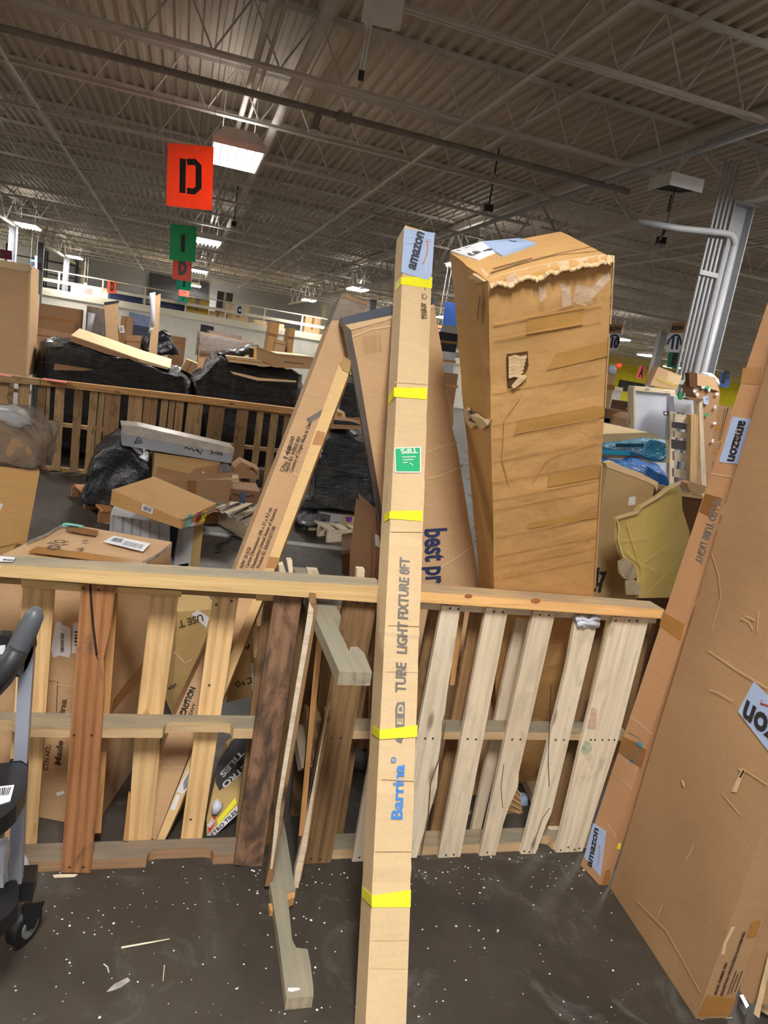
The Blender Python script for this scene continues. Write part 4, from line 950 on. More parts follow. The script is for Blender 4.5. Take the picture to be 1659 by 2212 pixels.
mb = MB().prism(pxs(DF.shift(.014), [(1104, 832), (1116, 818), (1132, 808), (1138, 812), (1124, 826), (1108, 838)]), -DF.n*.004); mb.build('torn_layer', KIN, tall)
rip = [(1004, 884), (1016, 880), (1020, 895), (1034, 893), (1048, 905), (1066, 905), (1058, 918), (1046, 927), (1034, 918), (1022, 925), (1010, 912)]
MB().prism(pxs(DL.shift(.016), rip), -DL.n*.006).build('ripped_paper', KIN, tall)
MB().prism(pxs(DL.shift(.018), [(1012, 890), (1022, 886), (1030, 902), (1040, 908), (1032, 914), (1018, 908)]), -DL.n*.003).build('rip_hole', plain('rip_shadow', lin('#3A3634'), .7), tall)  # shadow inside the rip, painted as a flat dark piece
MB().prism(pxs(DL.shift(.021), [(1009, 884), (1016, 887), (1024, 903), (1017, 905)]), -DL.n*.002).build('foil_scrap', plain('foil', lin('#C8CDD4'), .25, .6, .05), tall)
for q in ([(1090, 598), (1112, 585), (1118, 600), (1100, 622)], [(1155, 580), (1172, 575), (1178, 640), (1165, 650)], [(1205, 572), (1222, 566), (1232, 655), (1212, 662)], [(1250, 560), (1300, 548), (1316, 600), (1262, 660), (1235, 650)]): MB().prism(pxs(DF.shift(.02), q), -DF.n*.002).build('loose_tape', CLRT, tall)
gridpatch('clear_tape', DL, [(975, 560), (1012, 588), (1018, 690), (977, 650)], CLRT, tall, 4, 6, .004)
stroke('printed_mark', DL, [[(1046, 638), (1040, 690)]], .02, plain('burn_print', lin('#4A2E18'), .8), tall, .012)
MB().prism(pxs(DF.shift(.006), [(1070, 640), (1090, 636), (1088, 656), (1068, 662)]), -DF.n*.001)
def dense(qs, n=7):
    o = []
    for a, b in zip(qs, qs[1:]): o += [lerp2(a, b, i/n) for i in range(n)]
    return o+[qs[-1]]
cr = MB(); rr = random.Random(11)
for y in (690, 724, 838, 905, 936, 985, 1030, 1068, 1090, 1150, 1190, 1215, 1240):
    a = (1066, y+8); b = (1300-(y-700)*.03, y-34); cr.ribbon(pxs(DF, dense([a, lerp2(a, b, .5), b], 14), .006), DF.n, .0032, .001)
for q in ([(1140, 800), (1120, 860), (1090, 900), (1085, 990), (1098, 1040)], [(1066, 700), (1110, 690), (1150, 680)], [(1150, 680), (1180, 672), (1240, 655)], [(1150, 1040), (1180, 990), (1210, 975), (1290, 955)]): cr.ribbon(pxs(DF, dense(q), .006), DF.n, .0032, .001)
for y in (980, 1010, 1040, 1075, 1140, 1170): cr.ribbon(pxs(DL, dense([(1002+(y-980)*.11, y-6), (1030, y), (1058, y+10)]), .006), DL.n, .003, .001)
cr.build('crease', kraft('kraft_crease', lin('#D0A062')), tall)

def e_pts(): return (1.172, 2.459, .008), (1.495, 2.439, .114), (.577, 2.72, 1.879)
PE = plane3(*e_pts())
pan = thing('flat_carton', 'flat leaning carton behind the yellow-taped one, dark top edge, navy letters', 'carton', (1.3, 2.5, 0))
hid = [(1035, 1258), (1103, 1700), (932, 1738), (830, 1140)]
MB().prism(pxs(PE, [(758, 712), (850, 686), (938, 662), (943, 690), (955, 760), (963, 842), (972, 868), (977, 925), (988, 968), (1010, 1105)]+hid), -PE.n*.085).build('body', K2, pan)
MB().prism(pxs(PE.shift(.004), [(738, 686), (850, 659), (937, 640), (938, 657), (850, 680), (742, 702)]), -PE.n*.09).build('dark_edge_strip', plain('navy_edge', lin('#39414F'), .35, var=.08), pan)
MB().prism(pxs(PE.shift(.003), [(742, 700), (850, 678), (938, 656), (939, 664), (850, 688), (757, 714)]), -PE.n*.085).build('crushed_edge', KIN, pan)
MB().prism(pxs(PE.shift(.003), [(740, 694), (757, 712), (774, 795), (832, 1145), (825, 1150), (766, 830)]), -PE.n*.03).build('dark_side_strip', plain('slate_edge', lin('#4A4038'), .3, var=.1), pan)
text('best pr', PE, (918, 1143), (921, 1262), INKN, pan, .09)
stroke('printed_letter', PE, [[(985, 1426), (983, 1432)], [(986, 1440), (982, 1447)]], .02, INKN, pan)
mb = MB()
for q in ([(925, 975), (955, 965), (987, 957)], [(921, 1035), (960, 1025), (1000, 1005)], [(930, 1240), (985, 1205), (1020, 1180)], [(760, 728), (800, 712), (848, 704)]): mb.ribbon(pxs(PE, q), PE.n, .006, .002)
mb.build('crease', KIN, pan)
bars('small_print', PE, [(782, 728), (822, 722), (826, 760), (786, 768)], 11, plain('faint_ink', lin('#A5825F'), .8), pan, .0015, .35)
stroke('edge_tear', PE, [[(962, 840), (968, 860), (974, 880), (976, 920)]], .012, KIN, pan, .003)

PMF = plane3((.006, 2.339, .072), (.100, 2.330, .045), (.585, 2.848, 1.973))
mk = thing('long_carton', 'leaning carton with printed dimensions and crinkled taped top, behind the thin plain one', 'carton', (.06, 2.46, 0))
FQ = [(735, 642), (795, 660), (745, 790), (581, 1222), (412, 1623), (337, 1815), (283, 1798), (379, 1545), (434, 1427), (512, 1222), (680, 790)]
MB().prism(pxs(PMF, FQ), -PMF.n*.16).build('body', K2, mk)
MB().prism(pxs(PMF.shift(.002), [(735, 640), (795, 658), (783, 686), (716, 692)]), -PMF.n*.165).build('tape_wrap', CLRM, mk)
MB().prism(pxs(PMF.shift(.003), [(738, 634), (796, 652), (794, 660), (736, 642)]), -PMF.n*.165).build('crushed_top', kraft('kraft_crushed', lin('#8F7355'), crush=.9), mk)
def ft(s, a, b, h=.014, ink=INKBR): text(s, PMF, a, b, ink, mk, h)
ft('C/No:', (611, 1020), (622, 998)); ft('148', (620, 992), (631, 966), .016, INK); ft('/600', (627, 972), (637, 944)); ft('Batch ID: WBKB 001', (621, 1020), (650, 945)); ft('Country of Origin: Made in China', (631, 1022), (674, 910))
ft('N/W: 25 KGS', (524, 1228), (543, 1183), .013); ft('Carton Dimensions: 206 x 31 x 9.5 cm', (535, 1228), (588, 1098), .013); ft('Destination: United States of America', (548, 1228), (599, 1100), .013); ft('Product ID: 5065014271780', (560, 1228), (596, 1138), .013)
ft('CAUTION', (399, 1547), (423, 1486), .022, INK); stroke('printed_line', PMF, [[(390, 1544), (395, 1532)], [(398, 1524), (403, 1512)], [(406, 1504), (411, 1492)]], .005, INK, mk)
patch('printed_triangle', PMF, [(394, 1548), (401, 1545), (399, 1556)], INK, mk, .001); ft('HEAVY', (411, 1552), (424, 1520), .012)
MB().prism(pxs(PMF.shift(.003), [(662, 905), (700, 882), (698, 895), (668, 915)]), -PMF.n*.001).build('loose_tape', CLRM, mk)
stroke('crease', PMF, [[(350, 1655), (365, 1660), (400, 1655)], [(600, 1010), (628, 1020), (652, 1030)], [(716, 700), (745, 705), (770, 712)]], .004, KIN, mk)
PT = plane3((.092, 2.305, .032), (.123, 2.293, .025), (.571, 2.660, 1.729))
th = thing('thin_carton', 'thin honey coloured carton leaning against the printed one, tape band midway', 'carton', (.13, 2.35, 0))
MB().prism(pxs(PT, [(734, 782), (742, 772), (755, 785), (752, 812), (594, 1229), (386, 1749), (356, 1815), (338, 1815), (574, 1226)]), -PT.n*.05).build('body', KH, th)
patch('tape_band', PT, [(685, 930), (703, 934), (697, 962), (674, 960)], TP, th); patch('tape_band', PT, [(582, 1202), (605, 1205), (596, 1228), (574, 1226)], TP, th)
for q in ([(409, 1658), (407, 1702), (394, 1716), (381, 1710)], [(390, 1718), (378, 1750), (368, 1748), (381, 1716)]): patch('shipping_label', PT, q, WHITE, th)
bars('printed_bars', PT, [(407, 1670), (404, 1700), (397, 1708), (396, 1690)], 8, INK, th, .003)
MB().prism(pxs(PT.shift(.004), [(733, 784), (744, 770), (758, 780), (754, 806), (741, 800)]), -PT.n*.055).build('crushed_end', kraft('kraft_crushed_end', lin('#A8895A'), crush=.9), th)

# ================================================================== RIGHT FOREGROUND: bed slab and tube carton
CS = full({'lfd': (1.660, 1.432, .001), 'rfd': (1.770, 1.423, 0), 'lbd': (1.706, 1.967, .002), 'lfu': (1.671, 1.337, 2.1)})
bed = thing('bed_carton', 'very large flat carton standing on edge at right, printed PLATFORM BED on its narrow side', 'carton', (1.72, 1.7, 0))
CSS = {k: v.copy() for k, v in CS.items()}
hexa(CSS, (2, 6, 16), lambda u, v, w: (u+.02*mn.noise(V((0, v*3, w*5))) if u < .01 else u, v, w)).build('body', KB, bed)
CL, CF = fplane(CS, 'l'), fplane(CS, 'f')
def bp2(name, pl, qs, mat, th=.0015, lift=.004): return MB().prism(pxs(pl, qs, lift), -pl.n*th).build(name, mat, bed)
ml = bp2('mailing_label', CL, [(1628, 1472), (1700, 1545), (1680, 1650), (1594, 1537)], BLUEW)
text('amazon', CL.shift(.004), (1780, 1650), (1614, 1513), INK, ml, .075)
smile(CL.shift(.004), (1700, 1560), (1644, 1520), plain('red_ink', lin('#C0433A'), .6), ml, .1)
mb = MB()
for q in ([(1500, 1310), (1510, 1290)], [(1538, 1195), (1553, 1240), (1558, 1290), (1545, 1340), (1540, 1360)], [(1530, 1405), (1590, 1445), (1659, 1486)], [(1533, 1490), (1550, 1495), (1585, 1515)], [(1604, 1660), (1659, 1695)], [(1562, 1715), (1600, 1760)], [(1600, 1335), (1618, 1342), (1628, 1360)], [(1612, 1330), (1632, 1340)], [(1640, 1320), (1636, 1365)], [(1375, 1945), (1440, 2010), (1515, 2145)], [(1500, 1825), (1482, 1860)], [(1431, 1955), (1420, 1985)]): mb.ribbon(pxs(CL, q, .004), CL.n, .004, .0015)
mb.build('crease', kraft('kraft_crease_pale', lin('#D2AC80')), bed)
bp2('puncture', CL, [(1594, 1660), (1610, 1662), (1604, 1676), (1596, 1695), (1590, 1712), (1580, 1710), (1590, 1686), (1600, 1668)], KIN, .002, .005)
bp2('puncture_hole', CL, [(1605, 1663), (1608, 1665), (1600, 1680), (1597, 1678)], SPL, .002, .006)
bp2('puncture', CL, [(1471, 1684), (1476, 1688), (1478, 1700), (1474, 1698)], KIN, .002, .005);
text('MODEL NUMBER: 2301', CF, (1547, 2147), (1571, 2079), INK, bed, .009); text('DESCRIPTION: UPHOLSTERED PLATFORM BED', CF, (1560, 2150), (1610, 2012), INK, bed, .009)
stroke('small_print', CF, [[(1571, 2148), (1590, 2096)], [(1578, 2145), (1594, 2103)], [(1587, 2142), (1603, 2096)]], .004, INKBR, bed)
bp2('tape', CF, [(1528, 2150), (1590, 2158), (1578, 2192), (1508, 2196)], TP, .0015, .003); bp2('tape', CF, [(1625, 1994), (1645, 1985), (1634, 2022), (1614, 2026)], TP, .0015, .003)
stroke('worn_edge', CF, [[(1583, 2000), (1565, 2035), (1560, 2060)], [(1510, 2202), (1540, 2206), (1580, 2198)]], .012, KIN, bed, .003)
B_ = full({'lfd': (1.669, 1.985, .003), 'rfd': (1.714, 1.99, 0), 'lbd': (1.652, 2.09, .006), 'lfu': (1.854, 1.94, 2.496)})
tb = thing('tube_carton', 'slim carton printed T8 LED TUBE LIGHT standing between the pallet fence and the bed carton', 'carton', (1.68, 2.04, 0))
hexa(B_, (1, 2, 14)).build('body', kraft('kraft_rosy', lin('#BD9068')), tb)
BL, BF = fplane(B_, 'l'), fplane(B_, 'f')
ml = patch('mailing_label', BL, [(1281, 1778), (1309, 1796), (1297, 1893), (1262, 1852)], BLUEW, tb); text('amazon', BL, (1278, 1875), (1294, 1792), INK, ml, .03); smile(BL, (1289, 1872), (1294, 1826), ORINK, ml)
ml = patch('mailing_label', BL, [(1582, 900), (1627, 906), (1602, 1003), (1553, 998)], BLUEW, tb, .002); text('amazon', BL.shift(.002), (1598, 908), (1572, 995), INK, ml, .04); smile(BL.shift(.002), (1586, 968), (1592, 928), ORINK, ml, .1)
text('T8 LED TUBE LIGHT', BL, (1546, 1072), (1502, 1213), INKG, tb, .03)
patch('tape', BL, [(1523, 1066), (1556, 1075), (1537, 1118), (1510, 1105)], TPD, tb); patch('tape', BL, [(1604, 795), (1645, 792), (1640, 832), (1600, 828)], TP, tb); patch('tape', BL, [(1345, 1590), (1396, 1620), (1384, 1660), (1335, 1625)], TPD, tb)
patch('tape', BL, [(1432, 1322), (1478, 1348), (1470, 1385), (1424, 1352)], TP, tb)
BLM = plain('blue_print', lin('#5A90B0'), .6)
stroke('printed_icon', BL, [[(1358, 1582), (1384, 1596), (1373, 1630)], [(1345, 1622), (1365, 1640), (1372, 1625)], [(1366, 1600), (1377, 1606)]], .003, INKG, tb); patch('printed_icon', BL, [(1377, 1602), (1389, 1606), (1386, 1618), (1373, 1610)], BLM, tb); patch('printed_icon', BL, [(1361, 1640), (1369, 1643), (1365, 1652), (1358, 1646)], BLM, tb)
stroke('printed_icon', BL, [[(1376, 1616), (1370, 1632)], [(1383, 1621), (1377, 1637)]], .004, INKG, tb)
mb = MB()
for a, b in (((1362, 1547), (1409, 1586)), ((1322, 1664), (1364, 1705)), ((1536, 1023), (1588, 1032)), ((1312, 1778), (1332, 1806))): mb.ribbon(pxs(BL, [a, b]), BL.n, .004, .0018)
mb.build('crease', KIN, tb)
stroke('edge_tear', BL, [[(1568, 1088), (1563, 1105), (1558, 1112)], [(1555, 1132), (1550, 1145)]], .008, KIN, tb, .002)
tag_ = patch('yellow_tag', BF, [(1336, 1822), (1342, 1822), (1340, 1835), (1333, 1834)], YEL, tb, .002)
patch('tape', BF, [(1309, 1880), (1319, 1878), (1317, 1912), (1300, 1914)], TP, tb)
# pieces behind the bed carton at the lower right
s3 = thing('flat_carton', 'flat brown carton standing behind the bed carton at the lower right edge', 'carton', (1.9, 1.35, 0))
p3 = PL((1.84, 1.38, 0), (-.75, -.66, 0))
MB().prism(pxs(p3, [(1612, 2016), (1700, 1700), (1760, 1700), (1700, 2170), (1621, 2167), (1598, 2140)]), -p3.n*.05).build('body', K4, s3)
MB().prism(pxs(p3.shift(.03), [(1628, 2190), (1660, 2060), (1665, 2080), (1640, 2200)]), -p3.n*.02).build('torn_edge', KIN, s3)
tag(MB().prism(pxs(FLOOR.shift(.03), [(1598, 2150), (1605, 2148), (1618, 2172), (1612, 2178)]), (0, 0, -.028)).build('foil_strip', plain('foil_scrap', lin('#B9BCC4'), .3, .5, .1)), 'shiny scrap of packing foil beside the bed carton foot', 'scrap')
tc_ = thing('torn_cardboard', 'torn flap of cardboard lying at the lower right corner', 'cardboard', tuple(FLOOR.px((1650, 2180))))
MB().prism(pxs(PZ(.05), [(1645, 2135), (1659, 2125), (1700, 2150), (1700, 2185), (1660, 2180), (1648, 2172)]), (0, 0, -.02)).build('flap', KIN, tc_)

# ================================================================== THE NEAR LEFT BIN (seen over and through the left pallets)
# carton with shipping label, top at 0.9 m
P9 = PZ(.90)
rf, rb, lb = V((-.125, 2.40, .9)), P9.px((372, 1171)), P9.px((145, 1131)); lf = rf+lb-rb
CC = {'lfu': lf, 'rfu': rf, 'lbu': lb, 'rbu': rb}
for k in list(CC): CC[k[:2]+'d'] = V((CC[k].x, CC[k].y, .002))
ct = thing('carton', 'big carton behind the left pallets with white shipping label and round logo on top', 'carton', (-.4, 2.7, 0))
hexa(CC, (4, 4, 6), lambda u, v, w: (u, v, w+(.012*mn.noise(V((u*4, v*4, 0))) if w > .99 else 0))).build('body', K2, ct)
CU, CFp = fplane(CC, 'u'), fplane(CC, 'f'); CUp = CU.shift(.012)
def onp(name, qs, mat): return MB().prism(pxs(CUp, qs), (0, 0, -.001)).build(name, mat, ct)
sl_ = onp('shipping_label', [(246, 1157), (325, 1174), (309, 1191), (223, 1170)], WHITE)
bars('small_print', CUp, [(247, 1161), (268, 1164), (262, 1172), (238, 1168)], 7, INK, sl_); bars('small_print', CUp, [(270, 1168), (312, 1177), (306, 1186), (262, 1176)], 12, plain('faint_grey_ink', lin('#9A9AA0'), .7), sl_)
tl_ = onp('teal_label', [(137, 1130), (145, 1129), (181, 1135), (176, 1140), (131, 1137)], TEAL); bars('small_print', CUp, [(140, 1133), (172, 1137), (169, 1139), (137, 1136)], 9, INK, tl_)
text('TQ', CUp, (121, 1180), (146, 1170), INKBR, ct, None); stroke('printed_mark', CUp, [[(104, 1183), (112, 1179), (126, 1181), (128, 1186), (112, 1188), (104, 1183)], [(165, 1187), (180, 1184), (172, 1190)], [(178, 1170), (190, 1168)]], .012, INKBR, ct)
onp('tape', [(80, 1180), (320, 1212), (310, 1224), (60, 1192)], TP); onp('tape', [(150, 1135), (214, 1146), (207, 1157), (142, 1146)], TPD)
fg = MB()
for q in ([(60, 1172), (100, 1156), (132, 1136)], [(310, 1215), (340, 1200), (368, 1180)]): fg.tube(pxs(CUp, q), .006, 6)
fg.build('crinkled_edge_wrap', CLRM, ct)
for q in ([(120, 1346), (128, 1342), (136, 1350), (152, 1356), (152, 1410), (148, 1421), (130, 1416), (115, 1421), (110, 1404)], [(158, 1346), (172, 1344), (172, 1414), (155, 1410)]): patch('shipping_label', CFp, q, WHITE, ct, .002)
bars('printed_bars', CFp, [(131, 1408), (131, 1366), (138, 1366), (138, 1408)], 14, INK, ct, .004); bars('printed_bars', CFp, [(161, 1395), (161, 1360), (168, 1360), (168, 1395)], 5, INK, ct, .004)
text('CTN NO.:', CFp, (103, 1665), (111, 1608), INKBR, ct, .018); text('Made', CFp, (131, 1653), (137, 1600), INKBR, ct, .022); text('ina', CFp, (140, 1543), (145, 1510), INKBR, ct, .022)
stroke('printed_line', CFp, [[(104, 1470), (125, 1472), (122, 1542)]], .003, INKBR, ct); patch('paper_scrap', CFp, [(121, 1713), (136, 1708), (140, 1714), (124, 1720)], WHITE, ct)
stroke('crease', CFp, [[(84, 1772), (134, 1786)], [(122, 1478), (150, 1482), (172, 1480)]], .003, KIN, ct)
CR = fplane(CC, 'r')
for q in ([(320, 1370), (360, 1330), (360, 1360), (310, 1420)], [(245, 1510), (340, 1390), (335, 1430), (240, 1540)]): patch('tape', CR, q, TP, ct, .002)
# wrapped tall carton at the left edge
wt, pw = carton('carton swathed in crumpled clear wrap with a bulging top at the left edge', [(-60, 1000), (86, 1018), (58, 1170), (-60, 1200)], 4.0, .7, K3, yaw=14, name='wrapped_carton')
MB().prism(pxs(pw, [(-60, 1195), (58, 1168), (30, 1330), (-60, 1330)]), -pw.n*.7).build('body', K3, wt)
lumpy(pxs(pw.shift(.02), [(-60, 890), (10, 892), (40, 912), (62, 938), (92, 944), (94, 958), (86, 980), (86, 1022), (60, 1022), (-60, 1004)]), .6, 'crumpled_wrap', clear('shiny_wrap', (.75, .72, .68), opac=.16, rough=.05, sc=9), wt, amp=.03, seed=5)
lumpy(pxs(pw, [(-60, 912), (0, 914), (40, 940), (80, 962), (82, 1018), (-60, 1002)]), .55, 'upper_body', kraft('kraft_crushed_wrapped', lin('#9C7C58'), crush=.9), wt, amp=.03, seed=6)
lumpy(pxs(pw.shift(-.1), [(-40, 884), (5, 888), (30, 898), (52, 926), (30, 925), (-40, 905)]), .3, 'white_bag', PUFF, wt, amp=.02, seed=8)
lumpy(pxs(pw.shift(-.3), [(-20, 885), (16, 882), (40, 885), (44, 905), (10, 905)]), .2, 'loose_wrap', CLRM, wt, amp=.02, seed=9)
patch('shipping_label', pw, [(-10, 1085), (7, 1089), (0, 1105), (-10, 1103)], WHITE, wt)
# cartons low in the bin
lo, plo = carton('brown carton low behind the cart and the leftmost pallet boards', [(-30, 1262), (98, 1275), (60, 1565), (-50, 1560)], 2.62, .5, KD, name='carton')
text('anu runn', plo, (22, 1530), (34, 1450), INK, lo, .022)
carton('tan carton under the brown one at the left pallet end', [(-60, 1562), (62, 1568), (40, 1800), (-60, 1800)], 2.60, .5, K6)
ut, pu = carton('olive carton lying upside down behind the left pallet, bold print reversed', [(384, 1322), (470, 1315), (430, 1520), (372, 1545), (345, 1500)][:4], 3.1, .6, K5, yaw=12)
text('USE T', pu, (437, 1326), (384, 1342), INKBR, ut, .035); patch('white_label', pu, [(414, 1326), (428, 1318), (452, 1334), (446, 1356), (418, 1332)], WHITE, ut); text('ally!', pu, (364, 1490), (382, 1482), INK, ut); stroke('crease', pu, [[(376, 1407), (400, 1432), (414, 1424)]], .01, KIN, ut)
us, pus = carton('olive carton with a printed recycling mark between the pale boards and the scorched board', [(500, 1370), (548, 1330), (566, 1370), (560, 1498), (488, 1518)][0:1]+[(566, 1350), (560, 1500), (488, 1518)], 2.95, .5, K5, yaw=-10)
stroke('printed_mark', pus, [[(508, 1480), (514, 1470), (520, 1478), (512, 1484)], [(524, 1472), (528, 1480)], [(534, 1466), (542, 1463), (543, 1474), (535, 1477)]], .007, INK, us); text('L', pus, (536, 1402), (540, 1392), INK, us); patch('white_label', pus, [(541, 1434), (548, 1432), (549, 1490), (544, 1491)], WHITE, us)
MB().prism(pxs(PY(2.8), [(545, 1325), (552, 1320), (556, 1360), (560, 1420), (548, 1420)]), (0, .01, 0)).build('torn_flap', KIN, us)
rt = thing('tile_carton', 'dark printed carton of tiles leaning in the bin, yellow and white strip at its foot', 'carton', (.25, 2.5, 0))
prt = yawed((447, 1816), 2.335, 0, 22)
MB().prism(pxs(prt, [(466, 1680), (492, 1610), (530, 1580), (545, 1560), (545, 1700), (510, 1760), (447, 1816), (446, 1770)]), -prt.n*.08).build('body', K5, rt)
patch('dark_print', prt, [(465, 1690), (470, 1650), (500, 1600), (545, 1570), (545, 1660), (510, 1680), (474, 1708)], plain('charcoal_print', lin('#2E2E34'), .4), rt)
for s_, a, b in (('RETRO', (540, 1640), (478, 1694)), ('TILES', (520, 1620), (474, 1672))): text(s_, prt, a, b, WINK, rt, .02, 'printed_text', .003)
patch('white_strip', prt, [(446, 1808), (512, 1740), (516, 1756), (450, 1818)], WHITE, rt, .002); text('RETRO TILES', prt, (453, 1813), (513, 1754), INK, rt, .014, 'printed_text', .004)
patch('yellow_strip', prt, [(468, 1772), (508, 1723), (511, 1735), (471, 1782)], YEL, rt, .002); patch('red_label', prt, [(450, 1788), (464, 1760), (467, 1772), (452, 1800)], RED, rt, .002); text('885', prt, (453, 1788), (466, 1772), WINK, rt, None, 'printed_text', .004)
lumpy(pxs(prt.shift(.02), [(458, 1740), (470, 1732), (482, 1745), (470, 1762), (456, 1762)]), .05, 'foam_wrap', PUFF, rt, amp=.008, seed=4, cuts=1)
dk, pdk = carton('dark brown carton open behind the perpendicular pallet, below the far floor line', [(738, 1192), (808, 1180), (806, 1262), (740, 1262)], 5.6, .6, KD, yaw=-12)
patch('lid_flap', pdk, [(736, 1190), (800, 1178), (800, 1186), (738, 1198)], K6, dk)
bd = thing('narrow_panel', 'two narrow cardboard panel edges standing left of the yellow-taped carton', 'panel', (1.0, 2.9, 0))
p_ = PY(2.75); MB().prism(pxs(p_, [(806, 1110), (812, 1130), (805, 1260), (792, 1700), (772, 1700), (790, 1245)]), (0, .3, 0)).build('panel', K6, bd)
p_ = PY(2.7); MB().prism(pxs(p_, [(812, 1100), (822, 1150), (824, 1260), (812, 1700), (795, 1700), (808, 1245)]), (0, .3, 0)).build('panel', K6, bd)
patch('white_label', p_, [(810, 1153), (819, 1158), (823, 1185), (811, 1178)], WHITE, bd)
gb, pgb = carton('dark grey rounded bag seen low through the fence beside the yellow-taped carton', [(760, 1625), (800, 1615), (790, 1840), (730, 1840)], 2.75, .3, DARKM, name='bag', cat='bag', parts=False)
lumpy(pxs(pgb.shift(.02), [(752, 1640), (775, 1622), (805, 1630), (795, 1675), (770, 1660)]), .2, 'bag_top', plain('grey_poly', lin('#6A6664'), .5, var=.1), gb, amp=.01, seed=3, cuts=1)
# behind the right pallet
cb, pcb = carton('brown carton standing on the floor behind the right pallet, seen between its boards', [(1180, 1330), (1420, 1340), (1330, 1690), (1120, 1690)], 3.0, .5, KD)
pc = thing('corrugated_scrap', 'crushed corrugated cardboard scrap poking under the third board of the right pallet', 'scrap', tuple(FLOOR.px((1095, 1770))))
ps_ = PY(2.42)
MB().prism(pxs(ps_, [(1112, 1695), (1122, 1712), (1130, 1760), (1122, 1775), (1092, 1782), (1085, 1760)]), (0, .1, 0)).build('scrap', K3, pc)
mb = MB()
for i in range(6): mb.ribbon(pxs(ps_.shift(.004), [lerp2((1112, 1700), (1086, 1772), i/6), lerp2((1126, 1718), (1122, 1776), i/6)]), ps_.n, .006, .002)
mb.build('flute_edge', KIN, pc)
MB().prism(pxs(ps_, [(1005, 1745), (1018, 1752), (1014, 1790), (1000, 1788)]), (0, .1, 0)).build('scrap', K3, pc)
tag(beam('wood_offcut', FLOOR.px((1188, 1800))+V((0, -.03, .02)), V((1.70, 2.7, .03)), .055, .038, W_PALE), 'short pale timber offcut on the floor behind the wide right board', 'offcut')
bgp = thing('blue_paper', 'crumpled pale blue paper on the floor behind the right pallet', 'paper', tuple(FLOOR.px((1140, 1770))))
lumpy(pxs(PY(2.47), [(1128, 1722), (1142, 1722), (1140, 1752), (1150, 1775), (1128, 1768), (1120, 1745)]), .05, 'sheet', BLUEW, bgp, amp=.01, seed=2, cuts=1)

# ================================================================== RIGHT BIN BEYOND THE FENCE
ob, pob = carton('tan carton with ragged opened top right of the crushed carton, dark logo at its foot', [(1312, 1006), (1415, 1040), (1404, 1290), (1284, 1290)], 2.95, .3, kraft('kraft_drab', lin('#AF9468')), True)
MB().prism(pxs(pob.shift(.004), [(1308, 1000), (1322, 996), (1345, 1008), (1385, 1022), (1422, 1042), (1420, 1062), (1412, 1048), (1370, 1030), (1312, 1010)]), -pob.n*.03).build('torn_top', KIN, ob)
patch('white_label', pob, [(1359, 1074), (1373, 1072), (1372, 1090), (1357, 1092)], WHITE, ob)
stroke('printed_logo', pob, [[(1292, 1226), (1288, 1255), (1283, 1278)], [(1308, 1234), (1298, 1258), (1294, 1280)], [(1290, 1262), (1300, 1262)], [(1296, 1236), (1302, 1240)]], .018, INK, ob)
tk = thing('torn_cardboard', 'big curled yellowish torn cardboard sheet with ragged pale edges in the right bin', 'cardboard', tuple(PY(2.7).px((1400, 1290))))
ptk = yawed((1400, 1280), 2.72, 18, 8)
base = [(1326, 1118), (1345, 1112), (1372, 1105), (1380, 1092), (1415, 1072), (1440, 1052), (1464, 1041), (1472, 1060), (1474, 1100), (1490, 1150), (1480, 1290), (1376, 1292), (1378, 1248), (1368, 1222), (1345, 1212), (1336, 1190), (1329, 1165), (1331, 1140)]
mb = MB(); F_ = pxs(ptk, base); ctr = sum(F_, V((0, 0, 0)))/len(F_)
bm = bmesh.new(); vs = [bm.verts.new(p) for p in F_]; bm.faces.new(vs); bmesh.ops.triangulate(bm, faces=bm.faces[:])
bmesh.ops.subdivide_edges(bm, edges=bm.edges[:], cuts=3, use_grid_fill=True); bmesh.ops.subdivide_edges(bm, edges=bm.edges[:], cuts=1)
for v in bm.verts:
    d = v.co-ctr; v.co += (v.co-CAM).normalized()*(2.2*max(0, d.x+.02)**2+.012*mn.noise(v.co*7))
me = bpy.data.meshes.new('sheet'); lc = WORLD[tk.name].translation
for v in bm.verts: v.co -= lc
bmesh.ops.recalc_face_normals(bm, faces=bm.faces[:]); bm.to_mesh(me); bm.free(); me.materials.append(KY)
o = newobj('sheet', me, tk, M.Translation(lc)); so = o.modifiers.new('thickness', 'SOLIDIFY'); so.thickness = .006
mb = MB()
mb.ribbon([p+ptk.n*.012 for p in pxs(ptk, [(1326, 1118), (1345, 1112), (1372, 1105), (1380, 1092), (1415, 1072), (1440, 1052), (1464, 1041)])], ptk.n, .016, .004)
mb.ribbon([p+ptk.n*.012 for p in pxs(ptk, [(1326, 1118), (1331, 1140), (1329, 1165), (1336, 1190), (1345, 1212), (1368, 1222)])], ptk.n, .009, .004); mb.build('ragged_edge', KIN, tk)
for q in ([(1336, 1212), (1352, 1206), (1372, 1222), (1376, 1248), (1362, 1252), (1348, 1250), (1338, 1238)], [(1352, 1256), (1366, 1248), (1380, 1260), (1386, 1285), (1354, 1285)]): MB().prism(pxs(ptk.shift(.03), q), -ptk.n*.006).build('peeled_paper', kraft('kraft_peeled', lin('#A8967A'), crush=1.0), tk)
mb = MB()
for q in ([(1331, 1165), (1370, 1162), (1390, 1160)], [(1346, 1125), (1366, 1190), (1380, 1230)], [(1380, 1215), (1400, 1200), (1440, 1172)], [(1390, 1280), (1430, 1240), (1478, 1180)], [(1340, 1185), (1375, 1215), (1410, 1232)]): mb.ribbon([p+ptk.n*.018 for p in pxs(ptk, q)], ptk.n, .004, .002)
mb.build('crease', kraft('kraft_yellow_pale', lin('#D8BC74')), tk)
